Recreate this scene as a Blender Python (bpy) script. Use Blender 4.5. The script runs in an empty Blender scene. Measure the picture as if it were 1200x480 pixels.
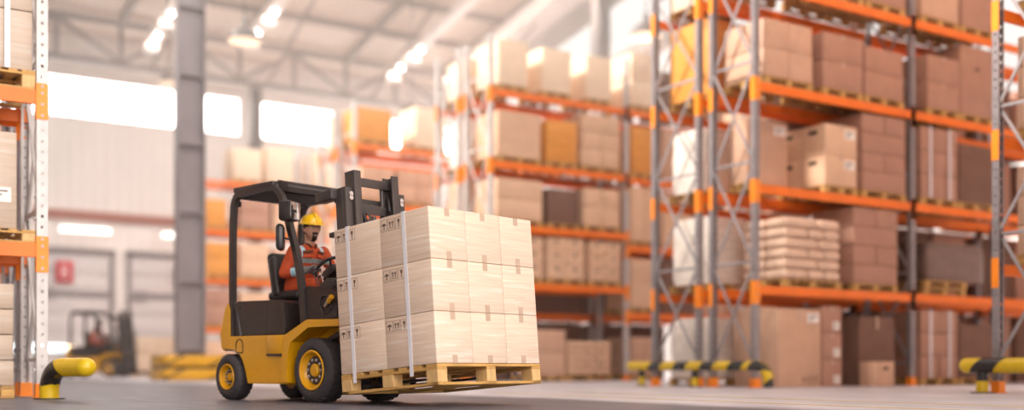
WORLD = 1.1; SKYPEAK = 5.2; SKYDIR = (.22, -.9, .38); SUN = 11; SUND = (-.75, .15, .62); EXPO = 0.0; HAZE = .004; HAZE_HIGH = .013; HAZE_G = .3; WINGLOW = 9; PEND = 1000; TRUNK = 620
import bpy, bmesh, math, random
from mathutils import Vector, Matrix, Euler, Quaternion
random.seed(7)
SC = bpy.context.scene
COL = SC.collection
R = math.radians
PI = math.pi

# ------------------------------------------------------------------ materials
def lin(h):
    h = h.lstrip('#')
    out = []
    for i in (0, 2, 4):
        c = int(h[i:i+2], 16) / 255
        out.append(c / 12.92 if c <= .04045 else ((c + .055) / 1.055) ** 2.4)
    return (*out, 1)

def mix_node(nt, blend='MIX'):
    n = nt.nodes.new('ShaderNodeMix'); n.data_type = 'RGBA'; n.blend_type = blend
    return n, n.inputs[0], n.inputs[6], n.inputs[7], n.outputs[2]

def mat(name, col, rough=.6, metal=0., var=.12, scale=6., stretch=(1, 1, 1), bump=0., bscale=40., dark=None, emit=None, estr=0., coat=0., spec=None, rvar=0.):
    m = bpy.data.materials.new(name); m.use_nodes = True
    nt = m.node_tree; b = nt.nodes['Principled BSDF']
    b.inputs['Roughness'].default_value = rough
    b.inputs['Metallic'].default_value = metal
    if coat: b.inputs['Coat Weight'].default_value = coat; b.inputs['Coat Roughness'].default_value = .15
    if spec is not None: b.inputs['Specular IOR Level'].default_value = spec
    c = lin(col)
    tc = nt.nodes.new('ShaderNodeTexCoord'); oi = nt.nodes.new('ShaderNodeObjectInfo')
    mp = nt.nodes.new('ShaderNodeMapping'); mp.inputs['Scale'].default_value = stretch
    ad = nt.nodes.new('ShaderNodeVectorMath'); ad.operation = 'ADD'
    ml = nt.nodes.new('ShaderNodeVectorMath'); ml.operation = 'SCALE'; ml.inputs[0].default_value = (7, 5, 3)
    nt.links.new(oi.outputs['Random'], ml.inputs['Scale'])
    nt.links.new(tc.outputs['Object'], mp.inputs['Vector'])
    nt.links.new(mp.outputs[0], ad.inputs[0]); nt.links.new(ml.outputs[0], ad.inputs[1])
    nz = nt.nodes.new('ShaderNodeTexNoise'); nz.inputs['Scale'].default_value = scale; nz.inputs['Detail'].default_value = 5
    nt.links.new(ad.outputs[0], nz.inputs['Vector'])
    rp = nt.nodes.new('ShaderNodeValToRGB')
    d = lin(dark) if dark else tuple(x * (1 - var) for x in c[:3]) + (1,)
    l = c if dark else tuple(min(1, x * (1 + var * .6)) for x in c[:3]) + (1,)
    rp.color_ramp.elements[0].position = .32; rp.color_ramp.elements[0].color = d
    rp.color_ramp.elements[1].position = .68; rp.color_ramp.elements[1].color = l
    nt.links.new(nz.outputs['Fac'], rp.inputs['Fac'])
    nt.links.new(rp.outputs['Color'], b.inputs['Base Color'])
    if bump:
        n2 = nt.nodes.new('ShaderNodeTexNoise'); n2.inputs['Scale'].default_value = bscale; n2.inputs['Detail'].default_value = 4
        nt.links.new(ad.outputs[0], n2.inputs['Vector'])
        bp = nt.nodes.new('ShaderNodeBump'); bp.inputs['Strength'].default_value = bump; bp.inputs['Distance'].default_value = .01
        nt.links.new(n2.outputs['Fac'], bp.inputs['Height']); nt.links.new(bp.outputs[0], b.inputs['Normal'])
    if emit:
        b.inputs['Emission Color'].default_value = lin(emit); b.inputs['Emission Strength'].default_value = estr
    return m

M = {}
M['yellow'] = mat('yellow_paint', '#d99a10', .32, var=.06, coat=.4)
M['yellow_safety'] = mat('safety_yellow', '#dcb516', .26, var=.1)
M['yellow_barrier'] = mat('barrier_yellow', '#dba00c', .5, var=.12)
M['black_stripe'] = mat('black_stripe_paint', '#2a2320', .26, var=.15)
M['black_paint'] = mat('black_powder_coat', '#3b3331', .42, var=.12, spec=.5)
M['black_gloss'] = mat('dark_plastic', '#2f2827', .28, var=.12)
M['black_vinyl'] = mat('black_vinyl', '#2c2727', .45, var=.15, bump=.1)
M['mast_steel'] = mat('dark_mast_steel', '#4b4341', .45, .3, var=.15)
M['fork_steel'] = mat('worn_fork_steel', '#3a3434', .4, .6, var=.2)
M['rubber'] = mat('tyre_rubber', '#3c3638', .72, var=.18, scale=9, bump=.15)
M['chrome'] = mat('bright_metal', '#d8d5d2', .2, .9, var=.05)
M['mirror'] = mat('mirror_glass', '#b8b6b4', .08, .95, var=.02)
M['hose'] = mat('hydraulic_hose', '#201c1c', .45)
M['orange'] = mat('orange_beam_paint', '#f2761b', .45, var=.1, scale=3)
M['orange_plate'] = mat('orange_connector_paint', '#ff8e1c', .42, var=.08)
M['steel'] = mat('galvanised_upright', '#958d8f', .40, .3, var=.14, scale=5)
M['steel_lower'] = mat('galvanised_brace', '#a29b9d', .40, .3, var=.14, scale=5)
M['steel_lit'] = mat('lit_galvanised_upright', '#cdc6c3', .42, .12, var=.12, scale=5)  # upright steel in a paler colour, standing in for light on these racks
M['bolt'] = mat('zinc_bolt', '#e6e4e2', .22, .8)
M['wood'] = mat('pallet_wood', '#c99b58', .62, var=.22, scale=4, stretch=(1.2, 7, 7), bump=.12)
M['wood_block'] = mat('pallet_block_wood', '#d8b077', .62, var=.16, scale=5, stretch=(5, 5, 2))
M['wood_dark'] = mat('aged_pallet_wood', '#b58b56', .7, var=.25, scale=4, stretch=(1.2, 7, 7))
M['kraft'] = mat('kraft_cardboard', '#cba288', .72, var=.08, scale=3)
M['kraft_pale'] = mat('pale_cardboard', '#dcb596', .72, var=.07, scale=3)
M['kraft_red'] = mat('reddish_cardboard', '#b08470', .74, var=.08, scale=3)
M['kraft_cream'] = mat('cream_cardboard', '#e9cfb4', .72, var=.06, scale=3)
M['kraft_dark'] = mat('dark_cardboard', '#785748', .74, var=.1, scale=3)  # also darkens cartons standing where the light falls off
M['crate'] = mat('orange_plywood_crate', '#dd9440', .62, var=.16, scale=3, stretch=(1, 1, 6))
M['tape'] = mat('brown_packing_tape', '#c0a48f', .35, var=.05)
M['seam'] = mat('carton_seam_shadow_gap', '#8a5b42', .8)
M['label'] = mat('white_paper_label', '#efe6df', .6, var=.03)
M['ink'] = mat('dark_print', '#6b574c', .7)
M['hole'] = mat('hand_hole_recess', '#33211a', .9)
M['sack'] = mat('paper_sack', '#dcbba3', .62, var=.1, scale=5, bump=.2, bscale=14)
M['wrap'] = mat('white_stretch_wrap', '#efe2d6', .3, var=.16, scale=4, stretch=(1, 1, 5), bump=.35, bscale=9, coat=.3)
M['wrap_dark'] = mat('grey_brown_stretch_wrap', '#7a6258', .3, var=.22, scale=4, stretch=(1, 1, 5), bump=.35, bscale=9)
M['strap'] = mat('white_strapping', '#e6e3e8', .4, var=.03)
M['sign_red'] = mat('red_sign_face', '#c32d38', .5, var=.04)
M['sign_white'] = mat('white_sign_print', '#f4e6e4', .5)
M['roof_steel'] = mat('roof_steel_paint', '#6b615f', .55, var=.1)
M['roof_panel'] = mat('roof_sheet', '#c9bbb2', .7, var=.06)
M['column'] = mat('grey_column_paint', '#8a8081', .5, var=.1, scale=2)
M['column_dark'] = mat('dark_column_paint', '#4a4649', .55, var=.1, scale=2)
M['lamp_shade'] = mat('dark_enamel_shade', '#5b5350', .4, var=.1)
M['lamp_inner'] = mat('lamp_reflector_glow', '#fff0e0', .4, emit='#ffe2c8', estr=.7)
M['trunking'] = mat('white_trunking', '#ece5e1', .45, var=.05)
M['tube'] = mat('lit_tube', '#ffffff', .4, emit='#fff6f0', estr=2.6)
M['tube_cool'] = mat('lit_tube_cool', '#ffffff', .4, emit='#d8f4fa', estr=1.6)
M['lamp_warm'] = mat('warm_lit_lamp', '#ffffff', .4, emit='#ffd9a0', estr=6)
M['bulb'] = mat('bright_lamp', '#ffffff', .4, emit='#fff4e6', estr=30)
M['wall'] = mat('white_wall_cladding', '#ece2dc', .6, var=.04, scale=.6)
M['door_panel'] = mat('white_door_panel', '#d2c9c7', .5, var=.04)
M['door_bar'] = mat('grey_door_bar', '#8d8484', .5, var=.08)
M['brown_trim'] = mat('red_brown_trim', '#a3695c', .55, var=.1)
M['window_glow'] = mat('daylit_translucent_panel', '#ffffff', .5, emit='#fff6ee', estr=WINGLOW)
M['skin'] = mat('skin', '#cf9a80', .5, var=.08, scale=12)
M['hair'] = mat('dark_hair', '#2b1d17', .6, var=.2, scale=30)
M['eye_white'] = mat('eye_white', '#efe8e2', .2)
M['iris'] = mat('iris', '#2a1c14', .2)
M['coverall'] = mat('orange_workwear', '#c04a1e', .75, var=.16, scale=8, bump=.3, bscale=18)
M['coverall_dark'] = mat('brown_collar_cloth', '#5f3420', .8)
M['reflective'] = mat('grey_reflective_tape', '#9aa3a3', .35, var=.05)
M['reflective_blue'] = mat('pale_reflective_tape', '#a8cbd8', .35, var=.05)
M['glove'] = mat('grey_work_glove', '#77716f', .7, var=.15, scale=14)
M['helmet'] = mat('yellow_helmet_shell', '#f2bd12', .3, var=.03, coat=.3)
M['boot'] = mat('black_boot', '#221d1c', .5)
M['line_yellow'] = mat('yellow_floor_paint', '#d9c076', .5, var=.2, scale=4)

def tweak_near_carton():
    # corrugated carton under clear stretch film: horizontal film streaks over a beige board
    m = bpy.data.materials.new('film_wrapped_cardboard'); m.use_nodes = True
    nt = m.node_tree; b = nt.nodes['Principled BSDF']
    b.inputs['Roughness'].default_value = .38
    b.inputs['Coat Weight'].default_value = .25; b.inputs['Coat Roughness'].default_value = .2
    tc = nt.nodes.new('ShaderNodeTexCoord'); oi = nt.nodes.new('ShaderNodeObjectInfo')
    def streak(scale, st, lo, hi, off):
        mp = nt.nodes.new('ShaderNodeMapping'); mp.inputs['Scale'].default_value = st; mp.inputs['Rotation'].default_value = (.05, .04, 0)
        ad = nt.nodes.new('ShaderNodeVectorMath'); ad.operation = 'ADD'
        ml = nt.nodes.new('ShaderNodeVectorMath'); ml.operation = 'SCALE'; ml.inputs[0].default_value = off
        nt.links.new(oi.outputs['Random'], ml.inputs['Scale'])
        nt.links.new(tc.outputs['Object'], mp.inputs[0]); nt.links.new(mp.outputs[0], ad.inputs[0]); nt.links.new(ml.outputs[0], ad.inputs[1])
        nz = nt.nodes.new('ShaderNodeTexNoise'); nz.inputs['Scale'].default_value = scale; nz.inputs['Detail'].default_value = 4; nz.inputs['Distortion'].default_value = .4
        nt.links.new(ad.outputs[0], nz.inputs['Vector'])
        mr = nt.nodes.new('ShaderNodeMapRange'); mr.inputs[1].default_value = lo; mr.inputs[2].default_value = hi
        nt.links.new(nz.outputs['Fac'], mr.inputs[0])
        return mr.outputs[0], nz.outputs['Fac']
    s1, h1 = streak(2.2, (.7, .7, 11), .56, .70, (9, 4, 6))
    s2, h2 = streak(4.0, (.5, .5, 20), .40, .70, (3, 8, 5))
    mx, f, a, bb, o = mix_node(nt); a.default_value = lin('#e7ceb8'); bb.default_value = lin('#d8bea8')
    nt.links.new(s2, f)
    mx2, f2, a2, b2, o2 = mix_node(nt); nt.links.new(o, a2); b2.default_value = lin('#f6ebe1')
    k = nt.nodes.new('ShaderNodeMath'); k.operation = 'MULTIPLY'; k.inputs[1].default_value = .5
    nt.links.new(s1, k.inputs[0]); nt.links.new(k.outputs[0], f2)
    nt.links.new(o2, b.inputs['Base Color'])
    bp = nt.nodes.new('ShaderNodeBump'); bp.inputs['Strength'].default_value = .25; bp.inputs['Distance'].default_value = .006
    nt.links.new(h1, bp.inputs['Height']); nt.links.new(bp.outputs[0], b.inputs['Normal'])
    return m
M['film_carton'] = tweak_near_carton()

def cladding(name, col, axis, period, depth=.02):
    m = mat(name, col, .55, var=.04, scale=.5)
    nt = m.node_tree; b = nt.nodes['Principled BSDF']
    tc = nt.nodes.new('ShaderNodeTexCoord'); sp = nt.nodes.new('ShaderNodeSeparateXYZ')
    nt.links.new(tc.outputs['Object'], sp.inputs[0])
    mm = nt.nodes.new('ShaderNodeMath'); mm.operation = 'MULTIPLY'; mm.inputs[1].default_value = 2 * PI / period
    nt.links.new(sp.outputs[axis], mm.inputs[0])
    sn = nt.nodes.new('ShaderNodeMath'); sn.operation = 'SINE'; nt.links.new(mm.outputs[0], sn.inputs[0])
    bp = nt.nodes.new('ShaderNodeBump'); bp.inputs['Strength'].default_value = .6; bp.inputs['Distance'].default_value = depth
    nt.links.new(sn.outputs[0], bp.inputs['Height']); nt.links.new(bp.outputs[0], b.inputs['Normal'])
    return m
M['cladding'] = cladding('corrugated_white_cladding', '#eae0da', 'X', .5)
M['roof_sheet'] = cladding('corrugated_roof_sheet', '#d2c2b6', 'X', .4)
def translucent(m, k, col):
    nt = m.node_tree; b = nt.nodes['Principled BSDF']; o = nt.nodes['Material Output']
    t = nt.nodes.new('ShaderNodeBsdfTranslucent'); t.inputs['Color'].default_value = lin(col)
    x = nt.nodes.new('ShaderNodeMixShader'); x.inputs[0].default_value = k
    nt.links.new(b.outputs[0], x.inputs[1]); nt.links.new(t.outputs[0], x.inputs[2]); nt.links.new(x.outputs[0], o.inputs['Surface'])
translucent(M['roof_sheet'], .22, '#e8d6ca')
def dim_film():  # film carton colours darkened to offset the strong light on the left rack
    m = M['film_carton'].copy(); m.name = 'dimmed_film_wrapped_cardboard'
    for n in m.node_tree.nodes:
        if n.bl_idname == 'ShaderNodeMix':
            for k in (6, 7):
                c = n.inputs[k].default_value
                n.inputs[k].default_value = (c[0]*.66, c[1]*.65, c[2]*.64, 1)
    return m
M['film_dimmed'] = dim_film()

# ------------------------------------------------------------------ mesh builder
class MB:
    def __init__(s): s.bm = bmesh.new()
    def _mi(s, faces, mi):
        for f in faces: f.material_index = mi
    def box(s, c, d, rot=None, bev=0., mi=0):
        mtx = Matrix.Translation(c) @ ((rot.to_4x4() if rot else Matrix())) @ Matrix.Diagonal((*d, 1))
        r = bmesh.ops.create_cube(s.bm, size=1, matrix=mtx)
        vs = r['verts']; fs = list({f for v in vs for f in v.link_faces})
        s._mi(fs, mi)
        if bev:
            es = list({e for v in vs for e in v.link_edges})
            rr = bmesh.ops.bevel(s.bm, geom=es, offset=bev, segments=2, affect='EDGES', profile=.5)
            s._mi(rr['faces'], mi)
        return s
    def bx(s, x0, x1, y0, y1, z0, z1, bev=0., mi=0):
        return s.box(((x0+x1)/2, (y0+y1)/2, (z0+z1)/2), (abs(x1-x0), abs(y1-y0), abs(z1-z0)), None, bev, mi)
    def prism(s, pts, a0, a1, axis='y', mi=0, bev=0.):
        def P(p, a):
            return {'y': (p[0], a, p[1]), 'x': (a, p[0], p[1]), 'z': (p[0], p[1], a)}[axis]
        A = [s.bm.verts.new(P(p, a0)) for p in pts]; B = [s.bm.verts.new(P(p, a1)) for p in pts]
        n = len(pts); fs = [s.bm.faces.new(A), s.bm.faces.new(B[::-1])]
        for i in range(n): fs.append(s.bm.faces.new((A[i], B[i], B[(i+1) % n], A[(i+1) % n])))
        s._mi(fs, mi)
        if bev:
            es = [e for e in {e for f in fs[:2] for e in f.edges}]
            rr = bmesh.ops.bevel(s.bm, geom=es, offset=bev, segments=2, affect='EDGES'); s._mi(rr['faces'], mi)
        return s
    def sweep(s, path, prof, up=Vector((0, 1, 0)), mi=0, closed=False, scales=None, cap=True):
        """prof: list of (a, b) offsets; a along side, b along 'up'-ish."""
        P = [Vector(p) for p in path]; n = len(P); rings = []
        for i in range(n):
            if closed: t = (P[(i+1) % n] - P[i-1]).normalized()
            else: t = (P[min(i+1, n-1)] - P[max(i-1, 0)]).normalized()
            u = up - t * up.dot(t)
            if u.length < 1e-4: u = Vector((1, 0, 0)) - t * t.x
            u.normalize(); w = t.cross(u)
            k = scales[i] if scales else 1
            rings.append([s.bm.verts.new(P[i] + w * (a * k) + u * (b * k)) for a, b in prof])
        m = len(prof)
        for i in range(n if closed else n - 1):
            A, B = rings[i], rings[(i+1) % n]
            for j in range(m):
                f = s.bm.faces.new((A[j], A[(j+1) % m], B[(j+1) % m], B[j])); f.material_index = mi; f.smooth = True
        if cap and not closed:
            s.bm.faces.new(rings[0][::-1]).material_index = mi; s.bm.faces.new(rings[-1]).material_index = mi
        return s
    def tube(s, path, r, n=10, mi=0, closed=False, radii=None, up=Vector((0, .13, 1))):
        prof = [(r * math.cos(2*PI*k/n), r * math.sin(2*PI*k/n)) for k in range(n)]
        return s.sweep(path, prof, up, mi, closed, [q / r for q in radii] if radii else None)
    def cyl(s, p0, p1, r, n=16, mi=0): return s.tube([p0, p1], r, n, mi)
    def lathe(s, prof, c=(0, 0, 0), axis='z', n=32, mi=0, closed=False):
        """prof: (radius, height) pairs along the axis."""
        def P(r, h, a):
            x, y = r * math.cos(a), r * math.sin(a)
            v = {'z': (x, y, h), 'y': (x, h, y), 'x': (h, x, y)}[axis]
            return Vector(c) + Vector(v)
        rings = []
        for r, h in prof:
            rings.append([s.bm.verts.new(P(max(r, 1e-5), h, 2*PI*k/n)) for k in range(n)])
        L = len(rings)
        for i in range(L if closed else L - 1):
            A, B = rings[i], rings[(i+1) % L]
            for j in range(n):
                f = s.bm.faces.new((A[j], A[(j+1) % n], B[(j+1) % n], B[j])); f.material_index = mi; f.smooth = True
        return s
    def ball(s, c, r, n=16, mi=0, rot=None):
        if not hasattr(r, '__len__'): r = (r, r, r)
        mtx = Matrix.Translation(c) @ (rot.to_4x4() if rot else Matrix()) @ Matrix.Diagonal((*r, 1))
        q = bmesh.ops.create_uvsphere(s.bm, u_segments=n, v_segments=max(6, n*2//3), radius=1, matrix=mtx)
        for v in q['verts']:
            for f in v.link_faces: f.material_index = mi; f.smooth = True
        return s
    def loft(s, rings, mi=0):
        vs = [[s.bm.verts.new(p) for p in r] for r in rings]; m = len(vs[0])
        for A, B in zip(vs, vs[1:]):
            for j in range(m):
                f = s.bm.faces.new((A[j], A[(j+1) % m], B[(j+1) % m], B[j])); f.material_index = mi; f.smooth = True
        s.bm.faces.new(vs[0][::-1]).material_index = mi; s.bm.faces.new(vs[-1]).material_index = mi
        return s
    def mesh(s, name, mats, smooth=None):
        bmesh.ops.recalc_face_normals(s.bm, faces=s.bm.faces[:])
        me = bpy.data.meshes.new(name); s.bm.to_mesh(me); s.bm.free()
        for m in (mats if isinstance(mats, (list, tuple)) else [mats]): me.materials.append(M[m] if isinstance(m, str) else m)
        if smooth:
            for p in me.polygons: p.use_smooth = True
            me.set_sharp_from_angle(angle=R(smooth))
        return me
    def build(s, name, mats, parent=None, smooth=35):
        return link(name, s.mesh(name, mats, smooth), parent)

def link(name, me, parent=None, loc=None, rz=0., rot=None):
    o = bpy.data.objects.new(name, me); COL.objects.link(o)
    if parent: o.parent = parent
    if loc is not None: o.location = loc
    if rot is not None: o.rotation_euler = rot
    elif rz: o.rotation_euler = (0, 0, rz)
    return o

def tag(o, label=None, cat=None, group=None, kind=None):
    if label: o['label'] = label
    if cat: o['category'] = cat
    if group: o['group'] = group
    if kind: o['kind'] = kind
    return o

def empty(name, loc=(0, 0, 0), rz=0., rot=None):
    o = bpy.data.objects.new(name, None); COL.objects.link(o); o.empty_display_size = .2
    o.location = loc; o.rotation_euler = rot if rot is not None else (0, 0, rz)
    return o

CH = {}
def copy_tree(o, parent=None):
    c = o.copy(); COL.objects.link(c); c.parent = parent
    for ch in list(o.children): copy_tree(ch, c)
    return c

def arc(c, r, a0, a1, n, plane='xz'):
    out = []
    for i in range(n + 1):
        a = R(a0 + (a1 - a0) * i / n)
        x, y = r * math.cos(a), r * math.sin(a)
        out.append({'xz': (c[0] + x, c[1], c[2] + y), 'xy': (c[0] + x, c[1] + y, c[2]), 'yz': (c[0], c[1] + x, c[2] + y)}[plane])
    return out
# ------------------------------------------------------------------ counterbalance forklift (x forward, y left, z up; origin on the floor under the front axle)
FL_YAW = R(-75.2); FL_LOC = (4.837, 10.587, 0)
TILT = R(4.8)

def wheel(parent, name, x, ysign, r, w, hub_r):
    """outer face at |y| = .52; tyre > rim > hub"""
    yo = .52 * ysign; yi = (.52 - w) * ysign; s = ysign
    t = MB()
    k = .16 * r
    prof = [(hub_r, yi + .02*s), (hub_r*1.05, yi), (r*.86, yi - .0*s), (r*.95, yi + .02*s), (r*.985, yi + .05*s), (r*.985, yo - .05*s), (r*.95, yo - .02*s), (r*.86, yo), (r*.74, yo + .012*s), (hub_r*1.14, yo + .008*s), (hub_r*1.05, yo), (hub_r, yo - .02*s)]
    t.lathe(prof, (x, 0, r), 'y', 56, closed=True)
    n = 26
    for q in range(n):                     # tread lugs, staggered in two rows of slanted bars
        for row in (0, 1):
            a = 2*PI*(q + .5*row)/n
            yc = yi + (yo - yi) * (.31 + .38*row)
            rot = Matrix.Rotation(-a, 3, 'Y') @ Matrix.Rotation(R(24 if row else -24), 3, 'X')
            t.box((x + (r*.974)*math.cos(a), yc, r + (r*.974)*math.sin(a)), (r*.036, w*.40, r*.13), rot)
    ty = t.build(name, 'rubber', parent, 40)
    m = MB()
    m.lathe([(hub_r*1.03, yo + .004*s), (hub_r*.97, yo + .012*s), (hub_r*.90, yo + .004*s), (hub_r*.86, yo - .03*s), (hub_r*.80, yo - .06*s), (hub_r*.74, yo - .068*s), (.02, yo - .068*s)], (x, 0, r), 'y', 40)
    m.lathe([(hub_r, yi + .03*s), (hub_r*.9, yi + .05*s), (.02, yi + .06*s)], (x, 0, r), 'y', 32)
    m.lathe([(hub_r, yi + .02*s), (hub_r, yo - .02*s)], (x, 0, r), 'y', 32)
    rim = m.build('rim', 'yellow', ty, 40)
    d = MB()
    d.lathe([(hub_r*.72, yo - .070*s), (hub_r*.72, yo - .052*s), (hub_r*.66, yo - .048*s), (hub_r*.40, yo - .048*s), (hub_r*.34, yo - .07*s)], (x, 0, r), 'y', 32)
    d.build('brake_drum', 'black_paint', rim, 40)
    h = MB()
    h.lathe([(hub_r*.34, yo - .07*s), (hub_r*.34, yo - .035*s), (hub_r*.27, yo - .022*s), (.002, yo - .02*s)], (x, 0, r), 'y', 24)
    h.build('hub_cap', 'yellow', rim, 40)
    for q in range(10):
        a = 2*PI*q/10
        b = MB(); cx, cz = x + hub_r*.54*math.cos(a), r + hub_r*.54*math.sin(a)
        b.lathe([(hub_r*.095, yo - .055*s), (hub_r*.095, yo - .032*s), (hub_r*.06, yo - .026*s), (.001, yo - .026*s)], (cx, 0, cz), 'y', 6)
        b.build('wheel_nut', 'chrome', rim, 30)
    return ty

def make_forklift():
    fl = empty('forklift', FL_LOC, FL_YAW)
    P = lambda mb, name, m, sm=35, par=fl: mb.build(name, m, par, sm)
    # --- yellow chassis: side profile between the wheels, arched over the rear wheel
    arch = [(-1.74, .56), (-1.62, .575), (-1.50, .565), (-1.41, .53), (-1.34, .46), (-1.29, .37), (-1.26, .27)]
    prof = [(-1.765, .58)] + arch + [(-1.235, .19), (-.56, .19), (-.56, .70), (-1.77, .70)]
    b = MB(); b.prism(prof, -.50, .50, 'y', bev=.012)
    P(b, 'chassis', 'yellow')
    b = MB(); b.prism([(-1.262, .30), (-1.225, .185), (-.53, .185), (-.53, .30)], -.515, .515, 'y', bev=.01)      # lower skirt
    P(b, 'side_skirt', 'yellow')
    for s in (-1, 1):                      # tool flap and step recess on the flank
        f = MB(); loop = [(-1.46, s*.502, .52), (-1.46, s*.502, .60)] + [(-1.395 + .065*math.cos(R(a)), s*.502, .60 + .065*math.sin(R(a))) for a in range(165, 0, -20)] + [(-1.33, s*.502, .60), (-1.33, s*.502, .52)]
        f.tube(loop, .006, 6, closed=True); P(f, 'flap_outline', 'black_paint')
        f = MB(); f.bx(-.86, -.58, s*.500, s*.522, .50, .69, .008); P(f, 'step_panel', 'yellow')
        f = MB(); f.bx(-.86, -.60, s*.505, s*.526, .478, .50); P(f, 'step_slot', 'black_paint')
    # counterweight: thick rounded rear block
    cw = [(-1.60, 1.085), (-1.66, 1.07), (-1.705, 1.03), (-1.76, .86), (-1.775, .72), (-1.775, .56), (-1.73, .54), (-1.62, .58), (-1.62, .70), (-1.56, .70), (-1.56, 1.0)]
    b = MB(); b.prism(cw, -.50, .50, 'y', bev=.03); P(b, 'counterweight', 'yellow', 50)
    # hood under the seat
    b = MB(); b.prism([(-1.59, .69), (-.60, .69), (-.56, .80), (-.60, 1.03), (-.66, 1.07), (-1.50, 1.085), (-1.57, 1.06)], -.47, .47, 'y', bev=.025)
    P(b, 'engine_hood', 'black_gloss', 40)
    for s in (-1, 1):
        f = MB(); f.bx(-.96, -.945, s*.462, s*.474, .74, 1.04); P(f, 'hood_seam', 'mast_steel')
        f = MB(); f.bx(-1.56, -1.36, s*.462, s*.476, 1.0, 1.04, .006); P(f, 'hood_latch', 'black_paint')
    # cab floor, front cowl and dash
    b = MB(); b.bx(-.56, -.47, -.45, .45, .64, .70, .01); b.bx(-.56, .30, -.21, .21, .60, .70, .01); b.bx(-.56, -.46, -.21, .21, .30, .64); P(b, 'cab_floor', 'black_paint')
    b = MB(); b.prism([(-.27, .845), (-.17, .85), (.26, .85), (.26, 1.12), (.16, 1.16), (-.26, 1.19), (-.30, 1.16)], -.46, .46, 'y', bev=.012); P(b, 'front_cowl', 'black_gloss')
    b = MB(); b.prism([(-.16, 1.17), (.20, 1.14), (.16, 1.24), (-.02, 1.27)], -.40, .40, 'y', bev=.02); P(b, 'dashboard', 'black_paint')
    for s in (-1, 1):                      # grab loop, filler cap hose on the cowl flank
        f = MB(); loop = [(.04, s*.468, .90), (.00, s*.468, .95), (-.01, s*.468, 1.04), (.03, s*.468, 1.08), (.12, s*.468, 1.08), (.15, s*.468, 1.04), (.16, s*.468, .96), (.13, s*.468, .91)]
        f.tube(loop, .009, 6, closed=True); P(f, 'grab_loop', 'mast_steel')
        f = MB(); f.cyl((.08, s*.47, .98), (.17, s*.50, 1.02), .022, 10); P(f, 'filler_neck', 'chrome')
        f = MB(); f.cyl((.16, s*.497, 1.015), (.24, s*.52, 1.06), .026, 10); P(f, 'filler_cap', 'yellow')
    # front fenders
    for s in (-1, 1):
        out = [(-.63, .20), (-.55, .69), (-.16, .845), (.36, .835), (.36, .765), (-.13, .77), (-.435, .62), (-.485, .50), (-.49, .20)]
        f = MB(); f.prism(out, s*.27, s*.53, 'y', bev=.006); P(f, 'front_fender', 'yellow')
        f = MB(); f.prism([(-.56, .20), (-.50, .67), (-.15, .82), (.33, .81), (.33, .30), (.25, .18)], s*.22, s*.245, 'y'); P(f, 'wheel_well', 'yellow')
    f = MB(); f.bx(-.20, .04, -.30, .30, .22, .46, .02); P(f, 'front_axle', 'black_paint')
    f = MB(); f.bx(-1.70, -1.52, -.30, .30, .18, .34, .02); P(f, 'rear_axle', 'black_paint')
    for s in (-1, 1):
        wheel(fl, 'front_tyre', -.085, s, .33, .26, .20)
        wheel(fl, 'rear_tyre', -1.61, s, .255, .20, .14)
    # overhead guard
    sq = [(-.033, -.03), (.033, -.03), (.033, .03), (-.033, .03)]
    for s in (-1, 1):
        y = s * .46
        path = [(-1.575, y, .70), (-1.585, y, 1.2), (-1.585, y, 1.7), (-1.575, y, 1.98), (-1.565, y, 2.06)] + \
               [(-1.435 + .13*math.cos(R(a)), y, 2.085 + .17*math.sin(R(a))) for a in (165, 145, 125, 105, 90)] + \
               [(-1.2, y, 2.265), (-.95, y, 2.272), (-.84, y, 2.268), (-.77, y, 2.245), (-.71, y, 2.20), (-.665, y, 2.14), (-.60, y, 2.0), (-.52, y, 1.80), (-.42, y, 1.55), (-.35, y, 1.30), (-.31, y, 1.10), (-.285, y, .86), (-.28, y, .78)]
        f = MB(); f.sweep(path, sq, Vector((0, 1, 0))); P(f, 'guard_frame', 'black_paint', 40)
        f = MB(); f.tube([(-1.56, y*.98, 1.06), (-1.50, y, 1.0), (-1.46, y, .86), (-1.43, y, .74), (-1.42, y, .70)], .028, 8); P(f, 'guard_foot', 'black_paint', 40)
    for x, z, d in ((-1.50, 2.24, .05), (-.80, 2.275, .06)):
        f = MB(); f.bx(x - .035, x + .035, -.46, .46, z - d/2, z + d/2, .008); P(f, 'roof_crossbar', 'black_paint')
    for k in range(6):
        x = -1.38 + k*.10
        f = MB(); f.box((x, 0, 2.262), (.020, .90, .075), Matrix.Rotation(R(-14), 3, 'Y'), .004); P(f, 'roof_slat', 'black_paint')
    for s in (-1, 1):
        f = MB(); f.bx(-1.53, -.80, s*.425, s*.492, 2.272, 2.33, .008); P(f, 'roof_rail', 'black_paint')
    f = MB(); f.prism([(-.82, 2.335), (-.62, 2.285), (-.585, 2.25), (-.60, 2.20), (-.82, 2.25)], -.44, .44, 'y', bev=.008); P(f, 'roof_visor', 'black_paint')
    for k in range(4):
        f = MB(); f.box((-.775 + .05*k, 0, 2.330 - .0125*k), (.014, .87, .024), Matrix.Rotation(R(14), 3, 'Y')); P(f, 'visor_rib', 'mast_steel')
    # mirrors on the near front pillar: upright rectangular one, and a second angled lower
    f = MB(); f.box((-.41, -.56, 1.96), (.15, .19, .205), Matrix.Rotation(R(18), 3, 'Z'), .03); mh = P(f, 'mirror_housing', 'black_gloss', 40)
    f = MB(); f.box((-.334, -.537, 1.96), (.012, .165, .175), Matrix.Rotation(R(18), 3, 'Z'), .004); P(f, 'mirror_glass', 'mirror', 40, mh)
    f = MB(); f.tube([(-.62, -.47, 2.05), (-.55, -.52, 2.06), (-.46, -.56, 2.04)], .012, 6); P(f, 'mirror_arm', 'black_paint', 40, mh)
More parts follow.
